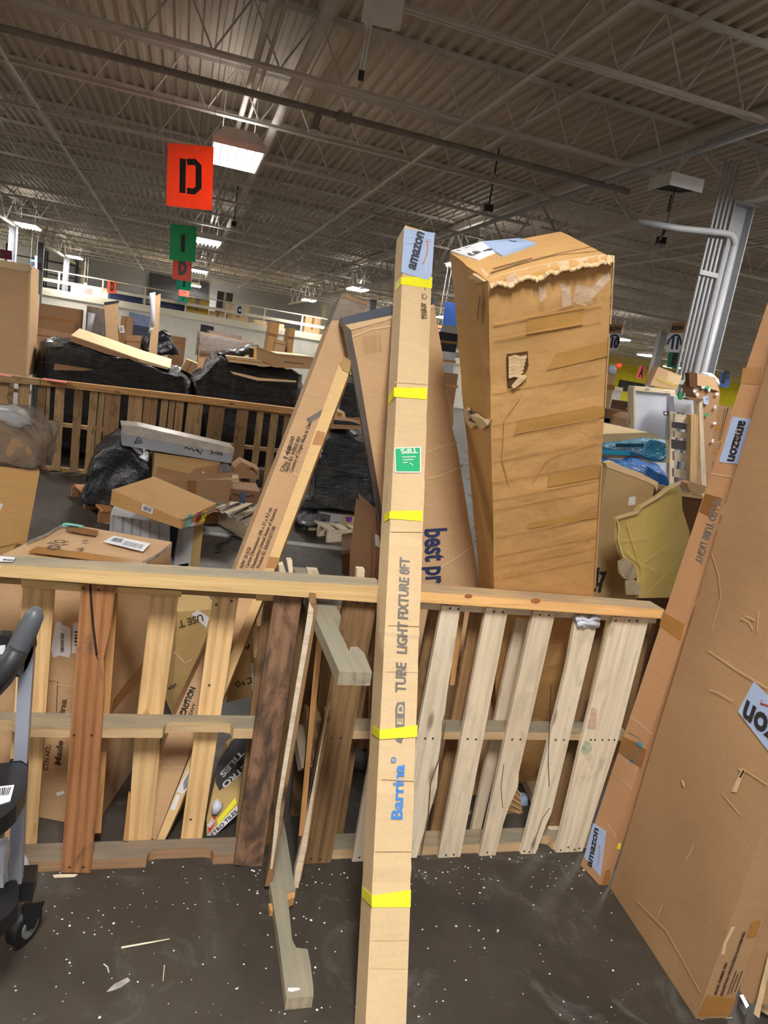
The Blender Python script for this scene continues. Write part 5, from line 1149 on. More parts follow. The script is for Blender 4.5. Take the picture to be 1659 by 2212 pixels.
dd, pdd = carton('dark brown carton with open flaps behind the torn sheet beside the tube carton', [(1470, 1072), (1530, 1078), (1500, 1290), (1440, 1290)], 3.3, .4, KD, True)
for q in ([(1472, 1062), (1500, 1070), (1518, 1072), (1516, 1078), (1472, 1072)], [(1484, 1044), (1492, 1040), (1530, 1052), (1528, 1064), (1506, 1068), (1490, 1060)]): MB().prism(pxs(pdd.shift(.01), q), -pdd.n*.06).build('flap', K2, dd)
# teal wrapped load, and the blue one below it
tw = thing('teal_wrapped_load', 'carton load swathed in translucent teal film behind the tan carton', 'wrapped load', tuple(FLOOR.px((1380, 1150))))
pt_ = PY(5.0)
MB().prism(pxs(pt_.shift(-.03), [(1290, 938), (1400, 934), (1446, 952), (1446, 1000), (1290, 990)]), (0, .8, 0)).build('inner_carton', K1, tw)
lumpy(pxs(pt_, [(1285, 955), (1330, 950), (1380, 944), (1425, 943), (1447, 950), (1450, 990), (1440, 1002), (1385, 992), (1285, 984)]), .85, 'film', TEALW, tw, amp=.03, seed=12)
patch('bright_fold', pt_.shift(.05), [(1290, 972), (1362, 974), (1362, 984), (1290, 981)], plain('pale_teal_film', lin('#3FB4D8'), .15), tw)
patch('printed_lines', pt_.shift(.05), [(1330, 958), (1392, 958), (1390, 966), (1330, 966)], plain('teal_print', lin('#155A70'), .3), tw)
MB().prism(pxs(pt_, [(1290, 990), (1360, 990), (1360, 998), (1290, 996)]), (0, .6, 0)).build('white_board_edge', WHITE, tw)
bw = thing('blue_wrapped_load', 'load wrapped in deep blue film under the teal load', 'wrapped load', tuple(FLOOR.px((1390, 1180))))
lumpy(pxs(pt_.shift(.15), [(1285, 1005), (1330, 995), (1400, 998), (1448, 1012), (1456, 1030), (1446, 1330), (1285, 1330)]), .9, 'film', BLUEF, bw, amp=.04, seed=14)
# white foam panel in a wooden frame, wooden crate, striped cartons beyond
wp = thing('framed_panel', 'white foam-faced panel in a rough wooden frame standing beyond the teal load', 'panel', tuple(FLOOR.px((1420, 1120))))
pw_ = yawed((1420, 950), 6.2, 5)
MB().prism(pxs(pw_, [(1371, 843), (1448, 850), (1449, 1248), (1374, 1248)]), -pw_.n*.05).build('foam_face', PANELW, wp)
patch('black_label', pw_, [(1433, 888), (1443, 889), (1443, 898), (1434, 897)], INKN, wp); patch('black_label', pw_.shift(.002), [(1435, 890), (1441, 891), (1441, 896), (1436, 895)], WHITE, wp)
for q in ([(1370, 834), (1460, 842), (1458, 851), (1370, 844)], [(1448, 850), (1460, 848), (1452, 1248), (1444, 1248)], [(1369, 840), (1373, 843), (1374, 1248), (1370, 1248)]): plank('frame_bar', pw_.shift(.02), q, .09, W_GREY, wp)
wc = thing('slatted_crate', 'slatted wooden crate with white panel above, right of the framed panel', 'crate', tuple(FLOOR.px((1490, 1120))))
pc_ = PY(5.9)
for q in ([(1458, 893), (1492, 899), (1492, 916), (1458, 911)], [(1458, 931), (1492, 936), (1492, 950), (1458, 945)], [(1457, 975), (1491, 982), (1491, 1000), (1457, 995)], [(1456, 1012), (1490, 1018), (1490, 1036), (1456, 1030)]): plank('slat', pc_, q, .03, W_GREY, wc)
for q in ([(1458, 912), (1492, 917), (1492, 930), (1458, 925)], [(1457, 950), (1492, 955), (1491, 975), (1457, 970)]): MB().prism(pxs(pc_.shift(-.05), q), (0, .05, 0)).build('grey_backing', plain('grey_backing', lin('#7A7478'), .6), wc)
plank('post', pc_.shift(.05), [(1493, 896), (1505, 896), (1508, 900), (1502, 1248), (1486, 1248)], .07, W_PINE, wc)
MB().prism(pxs(pc_.shift(-.08), [(1455, 856), (1488, 858), (1512, 864), (1514, 896), (1458, 890)]), (0, .1, 0)).build('white_panel', PANELW, wc)
plank('frame_bar', pc_.shift(.03), [(1510, 862), (1518, 864), (1534, 1248), (1522, 1248)], .08, W_GREY, wc); plank('frame_bar', pc_.shift(.04), [(1486, 859), (1520, 862), (1516, 866), (1488, 864)], .08, W_DULL, wc)
MB().prism(pxs(pc_.shift(.04), [(1465, 852), (1470, 846), (1475, 852), (1474, 864), (1468, 863)]), (0, .02, 0)).build('green_tag', plain('green_tag', lin('#2F8A50'), .4), wc)
sw = thing('label_plastered_carton', 'tall carton plastered with white and green stickers left of the tube carton', 'carton', tuple(FLOOR.px((1530, 1100))))
p7 = PY(6.4)
MB().prism(pxs(p7, [(1492, 838), (1505, 818), (1550, 826), (1556, 850), (1548, 900), (1540, 950), (1536, 1050), (1530, 1248), (1512, 1248), (1512, 870)]), (0, .15, 0)).build('body', K4, sw)
MB().prism(pxs(p7.shift(.02), [(1506, 806), (1546, 816), (1553, 845), (1506, 832)]), (0, .1, 0)).build('upper_flap', K2, sw)
for i, q in enumerate(((1505, 848), (1516, 834), (1530, 838), (1546, 848), (1543, 875), (1541, 911), (1525, 857), (1498, 842), (1538, 948))):
    w_, h_ = (7, 6) if i % 2 else (5, 8); patch('sticker', p7.shift(.021), [(q[0], q[1]), (q[0]+w_, q[1]+1), (q[0]+w_-1, q[1]+h_), (q[0]-1, q[1]+h_-1)], (WHITE, PUFF, WHITE)[i % 3], sw)
for q in ((1526, 834), (1525, 892)): patch('sticker', p7.shift(.021), [(q[0], q[1]), (q[0]+6, q[1]), (q[0]+5, q[1]+7), (q[0]-1, q[1]+7)], GRN, sw)
patch('sticker', p7.shift(.021), [(1518, 857), (1531, 855), (1530, 874), (1520, 872)], BLUEW, sw)
lumpy(pxs(p7.shift(-.1), [(1526, 812), (1540, 806), (1554, 818), (1558, 832), (1550, 836), (1540, 820)]), .2, 'white_bag', PUFF, sw, amp=.02, seed=21, cuts=1)
MB().prism(pxs(p7.shift(.03), [(1488, 806), (1502, 804), (1504, 838), (1490, 835)]), (0, .06, 0)).build('side_flap', KD, sw)
tt, ptt = carton('tan carton tilted on top of the framed panel with a yellow strap', [(1422, 792), (1474, 812), (1462, 842), (1404, 832)], 6.19, .1, K2)
stroke('strap', ptt, [[(1417, 815), (1440, 826), (1460, 834)]], .03, KY, tt); patch('side_panel', ptt, [(1444, 804), (1473, 814), (1466, 832), (1438, 824)], K1, tt)
for i, (q, y, s_, mt) in enumerate((([(1545, 888), (1580, 878), (1572, 960), (1535, 960)], 7.4, 'brown carton stacked beside the stickered carton, topmost by the tube carton', K4), ([(1534, 960), (1572, 954), (1562, 1000), (1532, 996)], 7.3, 'brown carton in the middle of the stack by the tube carton', K4), ([(1530, 998), (1560, 1000), (1548, 1060), (1528, 1060)], 7.2, 'lowest brown carton of the stack by the tube carton', K6),
        ([(1300, 882), (1366, 890), (1360, 935), (1296, 930)], 9.0, 'brown carton with dark teal side behind the crushed carton edge', K6), ([(1310, 790), (1334, 792), (1322, 880), (1296, 880)], 9.6, 'narrow tan carton standing behind the crushed carton, plastic on top', K2), ([(1352, 868), (1374, 870), (1372, 900), (1350, 896)], 10.2, 'small dark carton before the yellow wall with a grey bundle', KD),
        ([(1355, 905), (1376, 895), (1374, 935), (1345, 935)], 8.6, 'tan carton corner left of the framed panel', K2))):
    t, p = carton(s_, q, y, .2 if i < 3 else .4, mt, i > 1, tape='front')
    if i == 3: patch('teal_side', p, [(1300, 902), (1348, 905), (1345, 935), (1298, 932)], plain('dark_teal', lin('#0F4A5A'), .3), t)
    if i == 4: lumpy(pxs(p.shift(.03), [(1318, 792), (1328, 788), (1334, 796), (1330, 812), (1316, 806)]), .1, 'plastic', PUFF, t, amp=.02, seed=17, cuts=1)
    if i < 3: bars('printed_bars', p, [lerp2(q[0], q[1], .6), lerp2(q[0], q[1], .9), lerp2(q[3], q[2], .5), lerp2(q[3], q[2], .4)], 2, INKBR, t)
# things glimpsed in the gap between the flat carton and the crushed one
carton('pale grey carton seen in the narrow gap beside the crushed carton', [(952, 758), (985, 762), (984, 800), (958, 797)], 11.0, .5, WHITEBOX, True, tape='front')
carton('brown carton seen low in the narrow gap beside the crushed carton', [(960, 805), (990, 808), (988, 862), (962, 856)], 9.0, .5, K6, True, tape='front')
carton('black crate seen high in the narrow gap beside the crushed carton', [(950, 716), (990, 722), (990, 760), (952, 757)], 14.0, .5, DARKM, True, name='crate', cat='crate', tape='front')

# ================================================================== THE FAR PALLET FENCE AND WHAT LIES BEFORE IT
YF = 8.6; PF_ = PY(YF)
FB = [(0, 18), (37, 61), (81, 100), (97, 106), (118, 138), (159, 177), (191, 208), (209, 221), (225, 258), (275, 306), (307, 336), (342, 357), (361, 373), (376, 393), (398, 415), (418, 435), (446, 479), (507, 532), (551, 565), (581, 597), (609, 623), (640, 656), (668, 690), (702, 716)]
segs = [(-3.0, -1.75), (-1.75, -.52), (-.52, .70), (.70, 1.95), (1.95, 3.2)]
bx = []
for a, b in FB:
    y = 845+.12*a; bx.append((PF_.px((a, y+30)).x, PF_.px((b, y+32)).x))
for i, (x0, x1) in enumerate(segs):
    own = [q for q in bx if x0 <= (q[0]+q[1])/2 < x1]
    if len(own) < 4: own = [(x0+.02+.2*k, x0+.13+.2*k) for k in range(6)]
    fp_ = thing('pallet', ('far pallet on edge at the left edge behind the wrapped carton', 'far pallet on edge with a bark-edged board, left of the black bag', 'far pallet on edge behind the long grey carton', 'far pallet on edge left of the leaning printed carton', 'far pallet on edge hidden mostly by the leaning cartons')[i], 'pallet', ((x0+x1)/2, YF+.06, 0), 'pallets of the far fence')
    for z in (.0, .50, .95): MB().box((x0, YF+.02, z), (x1, YF+.11, z+.038)).build('stringer', W_FAR, fp_)
    for k, (a, b) in enumerate(own):
        f = M.Translation(V(((a+b)/2, YF, .5))) @ M.Rotation(PI/2, 4, 'Y')
        j = RND.uniform(-.01, .01); MB().prism([(a, YF, .01), (b, YF, .01), (b+j, YF, .97+j), (a+j, YF, .97)], (0, .02, 0)).build('board', W_FAR if (k+i) % 3 else W_DULL, fp_, f)
PFR = PY(YF-.04)
ra = tag(plank('wooden_rail', PFR, [(-60, 800), (86, 819), (87, 832), (-60, 822)], .10, W_FAR), 'left length of timber rail on the far pallets, pink mark on it', 'rail')
rb_ = tag(plank('wooden_rail', PFR, [(88, 818), (400, 853), (720, 893), (800, 902), (800, 916), (720, 907), (400, 867), (88, 832)], .10, wood('wood_far_rail', lin('#B98F5E'), lin('#8A6640'))), 'long timber rail capping the far pallets', 'rail')
PKM = plain('pink_chalk', lin('#C9786E'), .8, var=.15, scale=40)
tpz = PZ(PFR.px((150, 825)).z+.004)
for par, q in ((ra, [(0, 808), (26, 812), (24, 815), (-2, 811)]), (rb_, [(94, 817), (146, 824), (144, 828), (94, 821)])): MB().prism([p+V((0, 0, .004)) for p in pxs(tpz, q)], (0, 0, -.003)).build('pink_mark', PKM, par)

# tall blank carton and boards at the left edge, beyond the far fence
tl, ptl = carton('tall blank tan carton at the left edge beyond the far pallets', [(-90, 548), (66, 575), (60, 812), (-90, 800)], 9.1, .5, K2)
MB().prism(pxs(ptl.shift(.01), [(-90, 546), (66, 572), (70, 582), (58, 588), (-90, 560)]), -ptl.n*.02).build('top_flap', K1, tl); MB().prism(pxs(ptl.shift(.004), [(62, 590), (67, 586), (60, 812), (56, 810)]), -ptl.n*.01).build('worn_edge', KIN, tl)
ub = thing('board_stack', 'upright wooden boards beside the tall blank carton', 'boards', tuple(PY(9.8).px((75, 800))))
for q in ([(67, 628), (76, 632), (70, 740), (62, 735)], [(78, 634), (83, 636), (76, 750), (70, 748)], [(62, 742), (78, 746), (78, 751), (62, 748)]): plank('board', PY(9.8), q, .08, W_GREY, ub)
# black wrapped bundles lying on the bin's load
YW = 9.3
b1 = thing('wrapped_bundle', 'long bundle in black stretch film sloping down behind the far rail', 'wrapped bundle', tuple(PY(YW).px((240, 830))))
lumpy(pxs(PY(YW), [(60, 800), (72, 770), (78, 738), (104, 733), (130, 734), (180, 746), (235, 760), (300, 778), (362, 796), (400, 806), (428, 824), (424, 1008), (300, 1004), (150, 990), (58, 975)]), 1.0, 'film', BWRAP, b1, amp=.05, seed=31)
patch('bare_patch', PY(YW-.06), [(118, 785), (202, 798), (182, 801), (116, 799)], K6, b1)
pk = PY(YW-.02)
pan1 = thing('flat_carton', 'flat tan carton sloping along the top of the black bundle, orange top face', 'carton', tuple(pk.px((250, 760))))
MB().prism(pxs(PY(YW+.05), [(154, 724), (235, 752), (300, 775), (368, 795), (362, 798), (290, 780), (230, 762), (153, 734)]), (0, .7, .08)).build('body', K1, pan1)
MB().prism(pxs(PY(YW+.04), [(154, 726), (235, 754), (300, 777), (300, 781), (230, 765), (152, 737)]), (0, .01, 0)).build('shaded_side', K4, pan1)  # shade of this side put into the colour by darker kraft
b2 = thing('wrapped_bundle', 'heaped bundle in black stretch film left of the leaning printed carton', 'wrapped bundle', tuple(PY(YW-.1).px((540, 850))))
lumpy(pxs(PY(YW-.1), [(412, 820), (440, 800), (456, 772), (470, 762), (486, 774), (500, 784), (540, 788), (600, 800), (660, 812), (668, 1020), (560, 1020), (446, 1012)]), 1.0, 'film', BWRAP, b2, amp=.06, seed=33)
lumpy(pxs(PY(YW+.1), [(470, 764), (490, 760), (560, 748), (570, 756), (500, 776), (480, 780)]), .4, 'film_tail', BWRAP, b2, amp=.04, seed=34)
patch('bare_strip', PY(YW-.2), [(498, 802), (560, 816), (640, 822), (640, 826), (556, 822), (504, 808)], K1, b2)
fc2, _ = carton('flat tan carton wrapped into the black heap, under the square carton', [(488, 768), (560, 776), (580, 792), (494, 782)], YW-.15, .9, K1, tape='front')
sq, psq = carton('square tan carton lying on the black heap, pale printed side', [(596, 764), (678, 772), (676, 798), (594, 792)], YW-.1, .9, K2, yaw=4)
MB().prism(pxs(psq.shift(.0), [(554, 749), (596, 764), (594, 792), (554, 776)]), -psq.n*.9).build('body', K2, sq); patch('printed_line', psq, [(614, 781), (656, 785), (656, 787), (614, 783)], INKBR, sq)
MB().prism(pxs(psq.shift(.02), [(554, 748), (597, 763), (679, 771), (679, 774), (597, 766), (554, 751)]), -psq.n*.9).build('lid', K1, sq)
sm, psm = carton('small tilted carton perched between the two black bundles', [(403, 776), (428, 786), (414, 808), (390, 798)], 9.6, .3, K2, tape='vert')
# load on the next row
R2 = 13.2
for s_, q, y, mt, tp_ in (('big dull carton with dusty lid left of the wrapped stack beyond the black bundle', [(82, 654), (170, 668), (166, 725), (80, 712)], 12.6, K6, 'front'), ('pale brown lower carton under the big dull one', [(80, 708), (160, 722), (158, 745), (80, 738)], 12.5, K4, 'front'),
        ('carton wrapped in clear film left of the leaning carton beyond the bundle', [(188, 660), (230, 668), (228, 740), (186, 735)], 13.0, K6, 'vert'), ('flat carton standing right of the leaning carton beyond the bundle', [(262, 682), (285, 685), (280, 720), (258, 718)], 13.6, K4, 'vert'),
        ('rounded brown carton low right of the leaning carton', [(274, 724), (305, 726), (304, 752), (272, 750)], 12.9, K4, 'front'), ('brown carton right of the black bag beyond the bundle', [(366, 724), (402, 730), (398, 756), (364, 752)], 14.0, K6, 'front'),
        ('large clear-wrapped carton left of the tail of the black heap', [(434, 716), (545, 738), (540, 772), (428, 768)], 12.0, K4, 'front'), ('brown carton top above the clear-wrapped one', [(452, 713), (520, 726), (520, 740), (452, 728)], 12.6, K6, 'front'),
        ('tall rounded orange carton against the white wall left of the leaning carton', [(586, 694), (604, 698), (594, 752), (570, 746)], 14.0, K3, 'front'), ('second orange carton by the cream column, plastic at its top', [(626, 708), (638, 710), (632, 752), (616, 748)], 14.0, K3, 'front'),
        ('low orange carton between the two tall orange ones', [(596, 732), (618, 738), (614, 752), (590, 748)], 13.8, K2, 'front')):
    t, p = carton(s_, q, y, .6, mt, True, tape=tp_, tmat=TPD)
    if 'clear' in s_: lumpy(pxs(p.shift(.03), [lerp2(q[0], q[1], -.05), lerp2(q[0], q[1], 1.05), lerp2(q[3], q[2], 1.05), lerp2(q[3], q[2], -.05)]), .64, 'clear_film', CLRM, t, amp=.02, seed=41, cuts=2)
lc1, plc = carton('leaning tall carton with white label and black end cap beyond the black bundle', [(225, 656), (252, 652), (282, 756), (256, 760)], 11.8, .3, K2, True)
patch('end_cap', plc, [(224, 653), (257, 649), (257, 654), (226, 659)], DARKM, lc1, .004); patch('shipping_label', plc, [(256, 705), (267, 703), (270, 718), (259, 719)], WHITE, lc1); bars('printed_bars', plc, [(257, 707), (266, 705), (268, 715), (260, 717)], 5, INK, lc1)
MB().prism(pxs(plc.shift(-.01), [(225, 658), (240, 655), (272, 757), (256, 760)]), -plc.n*.02).build('shaded_side', K6, lc1)  # shading of the carton's side painted with a duller kraft
lc2, plc2 = carton('slim upright carton with white stickers beside the hanging signs stack', [(334, 640), (347, 634), (343, 782), (317, 776)], 11.4, .2, K2, True)
lumpy(pxs(plc2.shift(.02), [(322, 632), (334, 632), (336, 690), (332, 712), (326, 700)]), .15, 'plastic', PUFF, lc2, amp=.02, seed=44, cuts=1)
patch('sticker', plc2, [(324, 712), (328, 704), (334, 708), (328, 714)], WHITE, lc2, .004); text('P', plc2, (322, 769), (326, 770), INK, lc2)
bgk = thing('rubbish_bag', 'black rubbish bag behind the slim upright carton', 'bag', tuple(PY(12.6).px((350, 768))))
lumpy(pxs(PY(12.6), [(308, 762), (306, 742), (318, 726), (340, 720), (352, 716), (364, 722), (368, 740), (380, 755), (386, 766), (340, 768)]), .7, 'bag', BAG, bgk, amp=.06, seed=45)
cup = tag(MB().tube([V((PY(12.4).px((192, 716)).x, 12.4, .01)), PY(12.4).px((192, 716)), PY(12.4).px((197, 682)), PY(12.4).px((198, 676))], [.035, .035, .05, .06], 8).build('rolled_plastic', PUFF), 'roll of white plastic standing left of the wrapped carton', 'plastic roll')
for i, (x0, x1) in enumerate(((-3.4, -1.0), (-.9, 1.4), (1.5, 4.2))):
    f2 = thing('pallet_fence', ('row of pallets beyond the black bundle at left', 'row of pallets beyond the slim upright carton', 'row of pallets beyond the clear-wrapped carton')[i], 'pallet', ((x0+x1)/2, R2-1.2, 0))
    MB().box((x0, R2-1.3, .98), (x1, R2-1.2, 1.03)).build('cap_rail', W_FAR, f2); MB().box((x0, R2-1.26, .45), (x1, R2-1.2, .5)).build('stringer', W_FAR, f2)
    k = 0; x = x0
    while x < x1-.05: MB().box((x, R2-1.3, .02), (x+.1, R2-1.28, .98)).build('board', W_DULL, f2); x += .17

# floor of the near aisle: bag, grey carton, stickered carton, white cartons, pallets
pb1 = thing('pallet', 'low reddish pallet on the floor under the black bag', 'pallet', tuple(FLOOR.px((210, 1110))))
W_RED = wood('wood_reddish', lin('#B88258'), lin('#7E5236'))
g1, g2 = FLOOR.px((213, 1129)), FLOOR.px((155, 1073)); dv = V((.95, .32, 0)).normalized()
for a in (g1, (g1+g2)/2, g2): MB().prism([a, a+dv*1.1, a+dv*1.1+V((0, 0, .1)), a+V((0, 0, .1))], V((-dv.y, dv.x, 0))*.045).build('stringer', W_RED, pb1, M.Translation(a) @ M.Rotation(math.atan2(dv.y, dv.x), 4, 'Z'))
dy = (g2-g1)
for k in range(5):
    a = g1+dv*(.02+.24*k)+V((0, 0, .1))-dy*.02; MB().prism([a, a+dv*.11, a+dv*.11+dy*1.06, a+dy*1.06], (0, 0, .018)).build('board', W_RED, pb1, M.Translation(a) @ M.Rotation(math.atan2(dy.y, dy.x), 4, 'Z'))
bg = thing('rubbish_bag', 'black rubbish bag slumped on the low pallet', 'bag', tuple(PY(6.9).px((255, 1100))))
lumpy(pxs(PY(6.75), [(170, 1092), (174, 1060), (186, 1020), (200, 985), (220, 962), (246, 952), (262, 950), (290, 962), (318, 982), (336, 1000), (340, 1030), (330, 1060), (300, 1085), (240, 1100), (182, 1104)]), .8, 'bag', BAG, bg, amp=.05, seed=51, cuts=3)
lumpy(pxs(PY(6.66), [(278, 962), (292, 962), (306, 975), (310, 985), (298, 980)]), .08, 'white_scrap', PUFF, bg, amp=.01, seed=52, cuts=1)
gx, pg = carton('long grey carton with warning triangle lying above the yellowed carton', [(266, 936), (504, 980), (499, 1001), (264, 962)], 6.55, .3, GREYBOX, yaw=6)
MB().prism(pxs(pg.shift(.003), [(262, 918), (300, 921), (506, 968), (504, 982), (266, 937)]), -pg.n*.3).build('top_wrap', plain('dusty_wrap', lin('#B8AEA2'), .3, var=.1, bmp=.4, scale=14), gx)
stroke('printed_triangle', pg, [[(290, 958), (300, 942), (308, 957), (290, 957)], [(297, 955), (298, 950)], [(302, 955), (302, 950)]], .01, INK, gx)
stroke('handwriting', pg, [[(398, 968), (404, 966), (408, 971), (414, 968), (418, 974), (424, 971), (428, 976)], [(426, 970), (434, 982), (436, 972)]], .012, INK, gx); text('S00-K', pg, (482, 976), (453, 973), INK, gx, None); patch('white_label', pg, [(459, 966), (471, 968), (470, 977), (459, 976)], WHITE, gx)
yb, pyb = carton('yellowed carton with peeled side under the long grey carton', [(334, 978), (476, 998), (470, 1046), (330, 1040)], 6.6, .6, KYB, yaw=6)
patch('torn_facing', pyb, [(340, 1008), (410, 1024), (420, 1012), (478, 1002), (474, 1034), (410, 1040), (338, 1028)], K4, yb, .003); patch('sticker', pyb, [(436, 1018), (442, 1020), (446, 1029), (440, 1029)], PUFF, yb, .004)
lumpy(pxs(pyb.shift(.05), [(476, 1004), (490, 1000), (500, 1014), (500, 1034), (486, 1040), (474, 1024)]), .2, 'wrap_bulge', CLRM, yb, amp=.03, seed=53, cuts=2)
bl_, _ = carton('brown wrapped carton under the yellowed carton, behind the stickered flat carton', [(330, 1040), (500, 1036), (494, 1090), (330, 1080)], 6.3, .5, K4, tape='vert', tmat=TPD)
wb1, pwb = carton('crumpled whitish carton standing under the stickered flat carton', [(238, 1112), (366, 1132), (366, 1200), (234, 1190)], 4.9, .5, WHITEBOX)
bars('fold_lines', pwb, [(244, 1112), (360, 1136), (362, 1180), (240, 1170)], 6, plain('grey_fold', lin('#A0A0A4'), .6), wb1, .003, .25)
st, pst = carton('flat carton with barcode and red and yellow stickers resting on the white carton', [(242, 1058), (394, 1124), (391, 1143), (238, 1090)], 4.75, .62, K3, yaw=-22, tape=None)
MB().prism(pxs(pst, [(394, 1124), (398, 1122), (496, 1090), (492, 1125), (391, 1143)][:1]+[(394, 1124), (391, 1143)][1:]+[(391, 1142)]), -pst.n*.6) if False else None
bl2 = patch('barcode_label', pst, [(308, 1088), (331, 1098), (329, 1111), (305, 1102)], WHITE, st, .003); bars('printed_bars', pst.shift(.003), [(311, 1092), (328, 1099), (326, 1107), (309, 1101)], 7, INK, bl2)
prs = PL(pst.px((394, 1124)), V((math.cos(math.radians(-22)), math.sin(math.radians(-22)), 0)))
for q, mt in (([(406, 1112), (415, 1110), (411, 1136), (402, 1139)], TEAL), ([(427, 1107), (438, 1104), (436, 1126), (424, 1130)], RED), ([(434, 1108), (449, 1103), (442, 1126), (430, 1130)], YEL)): patch('sticker', prs, q, mt, st, .003)
stroke('printed_mark', prs.shift(.003), [[(438, 1112), (443, 1110), (439, 1118), (444, 1117)], [(428, 1112), (434, 1118), (427, 1122)]], .008, INK, st)
ptz = PZ(pst.px((394, 1124)).z+.002)
MB().prism(pxs(ptz, [(312, 1064), (374, 1076), (362, 1083), (302, 1071)]), (0, 0, -.002)).build('shipping_label', BLUEW, st); MB().prism(pxs(ptz, [(330, 1057), (374, 1068), (370, 1071), (326, 1060)]), (0, 0, -.002)).build('clear_tape', CLRT, st)
cr_ = MB()
for a, b in (((242, 1057), (330, 1046)), ((394, 1123), (496, 1091)), ((242, 1058), (394, 1124)), ((330, 1046), (494, 1090))): cr_.tube(pxs(ptz, [a, lerp2(a, b, .5), b]), .005, 6)
cr_.build('crinkled_edge_wrap', CLRM, st)
wpn, pwn = carton('dirty white panel carton standing right of the crumpled whitish one', [(388, 1140), (420, 1136), (410, 1226), (374, 1230)], 5.1, .2, WHITEBOX, tape=None)
MB().prism(pxs(pwn.shift(-.02), [(420, 1136), (440, 1132), (430, 1226), (410, 1228)]), -pwn.n*.2).build('brown_side', K5, wpn); MB().prism(pxs(pwn.shift(.0), [(368, 1130), (386, 1140), (374, 1215), (366, 1190)]), -pwn.n*.05).build('black_side', DARKM, wpn); MB().prism(pxs(pwn, [(386, 1220), (408, 1216), (390, 1320), (378, 1330)]), -pwn.n*.2).build('body', WHITEBOX, wpn)
am, pam = carton('dark carton with black curved arrow on its side by the pallet', [(495, 1055), (562, 1062), (560, 1088), (498, 1083)], 6.4, .4, K6)
smile(pam, (502, 1066), (548, 1070), INK, am, .1); patch('blue_tape', pam, [(520, 1062), (532, 1064), (529, 1088), (517, 1086)], plain('slate_tape', lin('#5A6A84'), .3), am, .003)
for s_, q, y in (('open brown carton flap above the dark arrow carton', [(505, 1012), (522, 998), (560, 1016), (560, 1036), (506, 1032)], 6.9), ('small tan carton left of the dark arrow carton', [(498, 1034), (516, 1032), (516, 1055), (498, 1056)], 6.7)):
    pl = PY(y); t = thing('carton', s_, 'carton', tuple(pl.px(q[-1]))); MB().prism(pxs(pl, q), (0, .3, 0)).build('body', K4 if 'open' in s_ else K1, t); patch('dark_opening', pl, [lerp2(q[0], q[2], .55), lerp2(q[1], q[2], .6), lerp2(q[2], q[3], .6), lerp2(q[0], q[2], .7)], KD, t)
def floorpallet(label, a, b, c, mat, h=.11):
    """low pallet: near edge a-b on the floor, depth towards c"""
    A, B, Cc = FLOOR.px(a), FLOOR.px(b), FLOOR.px(c); u = B-A; w = Cc-A; t = thing('pallet', label, 'pallet', tuple((A+Cc)/2)); ang = math.atan2(u.y, u.x)
    for k in (0, .5, 1): MB().prism([A+w*k, B+w*k, B+w*k+V((0, 0, h-.02)), A+w*k+V((0, 0, h-.02))], w.normalized()*.04).build('stringer', mat, t, M.Translation(A+w*k) @ M.Rotation(ang, 4, 'Z'))
    n_ = max(4, int(u.length/.2))
    for k in range(n_):
        p = A+u*(k/n_)+V((0, 0, h-.02)); MB().prism([p, p+u*(.55/n_), p+u*(.55/n_)+w*1.04, p+w*1.04], (0, 0, .018)).build('board', mat, t, M.Translation(p) @ M.Rotation(math.atan2(w.y, w.x), 4, 'Z'))
    return t
floorpallet('low pallet on the floor left of the leaning printed carton, pale edge board', (462, 1126), (535, 1168), (545, 1090), W_GREY, .14)
floorpallet('low pale pallet under the cartons with purple prints', (707, 1172), (812, 1166), (668, 1146), W_PALE, .13)
cbl = tag(MB().tube([FLOOR.px(q)+V((0, 0, .01)) for q in ((468, 1195), (470, 1178), (490, 1172), (500, 1160), (520, 1166))], .012, 6).build('cable', BLACK, smooth=True), 'short black cable curled on the floor by the low pallet', 'cable')
for s_, q, y, mt in (('clear bag of silvery packing at the foot of the black stack', [(642, 1112), (660, 1100), (690, 1110), (688, 1138), (660, 1142), (642, 1130)], 6.9, None), ('white and grey printed carton under the black stack', [(690, 1106), (740, 1112), (738, 1142), (690, 1138)], 6.85, WHITEBOX), ('tan carton with purple prints under the black stack', [(740, 1112), (806, 1120), (804, 1146), (738, 1142)], 6.85, K1)):
    if mt is None:
        t = thing('packing_bag', s_, 'bag', tuple(PY(y).px(q[3]))); lumpy(pxs(PY(y), q), .3, 'bag', plain('silver_bag', lin('#8F9096'), .2, .2, .2, 12, .8), t, amp=.04, seed=61)
    else:
        t, p = carton(s_, q, y, .6, mt)
        if mt is K1: patch('purple_print', p, [(746, 1117), (761, 1116), (759, 1128), (748, 1127)], PURP, t); patch('purple_print', p, [(769, 1120), (783, 1119), (782, 1131), (768, 1129)], PURP, t)
        else: patch('grey_print', p, [(690, 1108), (715, 1112), (712, 1128), (690, 1126)], plain('mid_grey_print', lin('#5E6068'), .5), t); patch('black_print', p, [(696, 1122), (702, 1120), (704, 1126), (695, 1126)], INK, t); patch('black_print', p, [(724, 1128), (731, 1129), (730, 1135), (723, 1134)], INK, t)
bs = thing('wrapped_stack', 'pallet stack swathed in black stretch film between the leaning cartons', 'wrapped stack', tuple(FLOOR.px((740, 1150))))
lumpy(pxs(PY(6.75), [(664, 1090), (676, 1010), (700, 940), (712, 928), (760, 934), (812, 948), (818, 1060), (816, 1118), (740, 1110), (700, 1106), (640, 1098)]), 1.0, 'film', BWRAP, bs, amp=.05, seed=63)
lumpy(pxs(PY(7.1), [(724, 900), (735, 850), (742, 820), (800, 815), (812, 905), (770, 908)]), .9, 'upper_film', BWRAP, bs, amp=.05, seed=64)
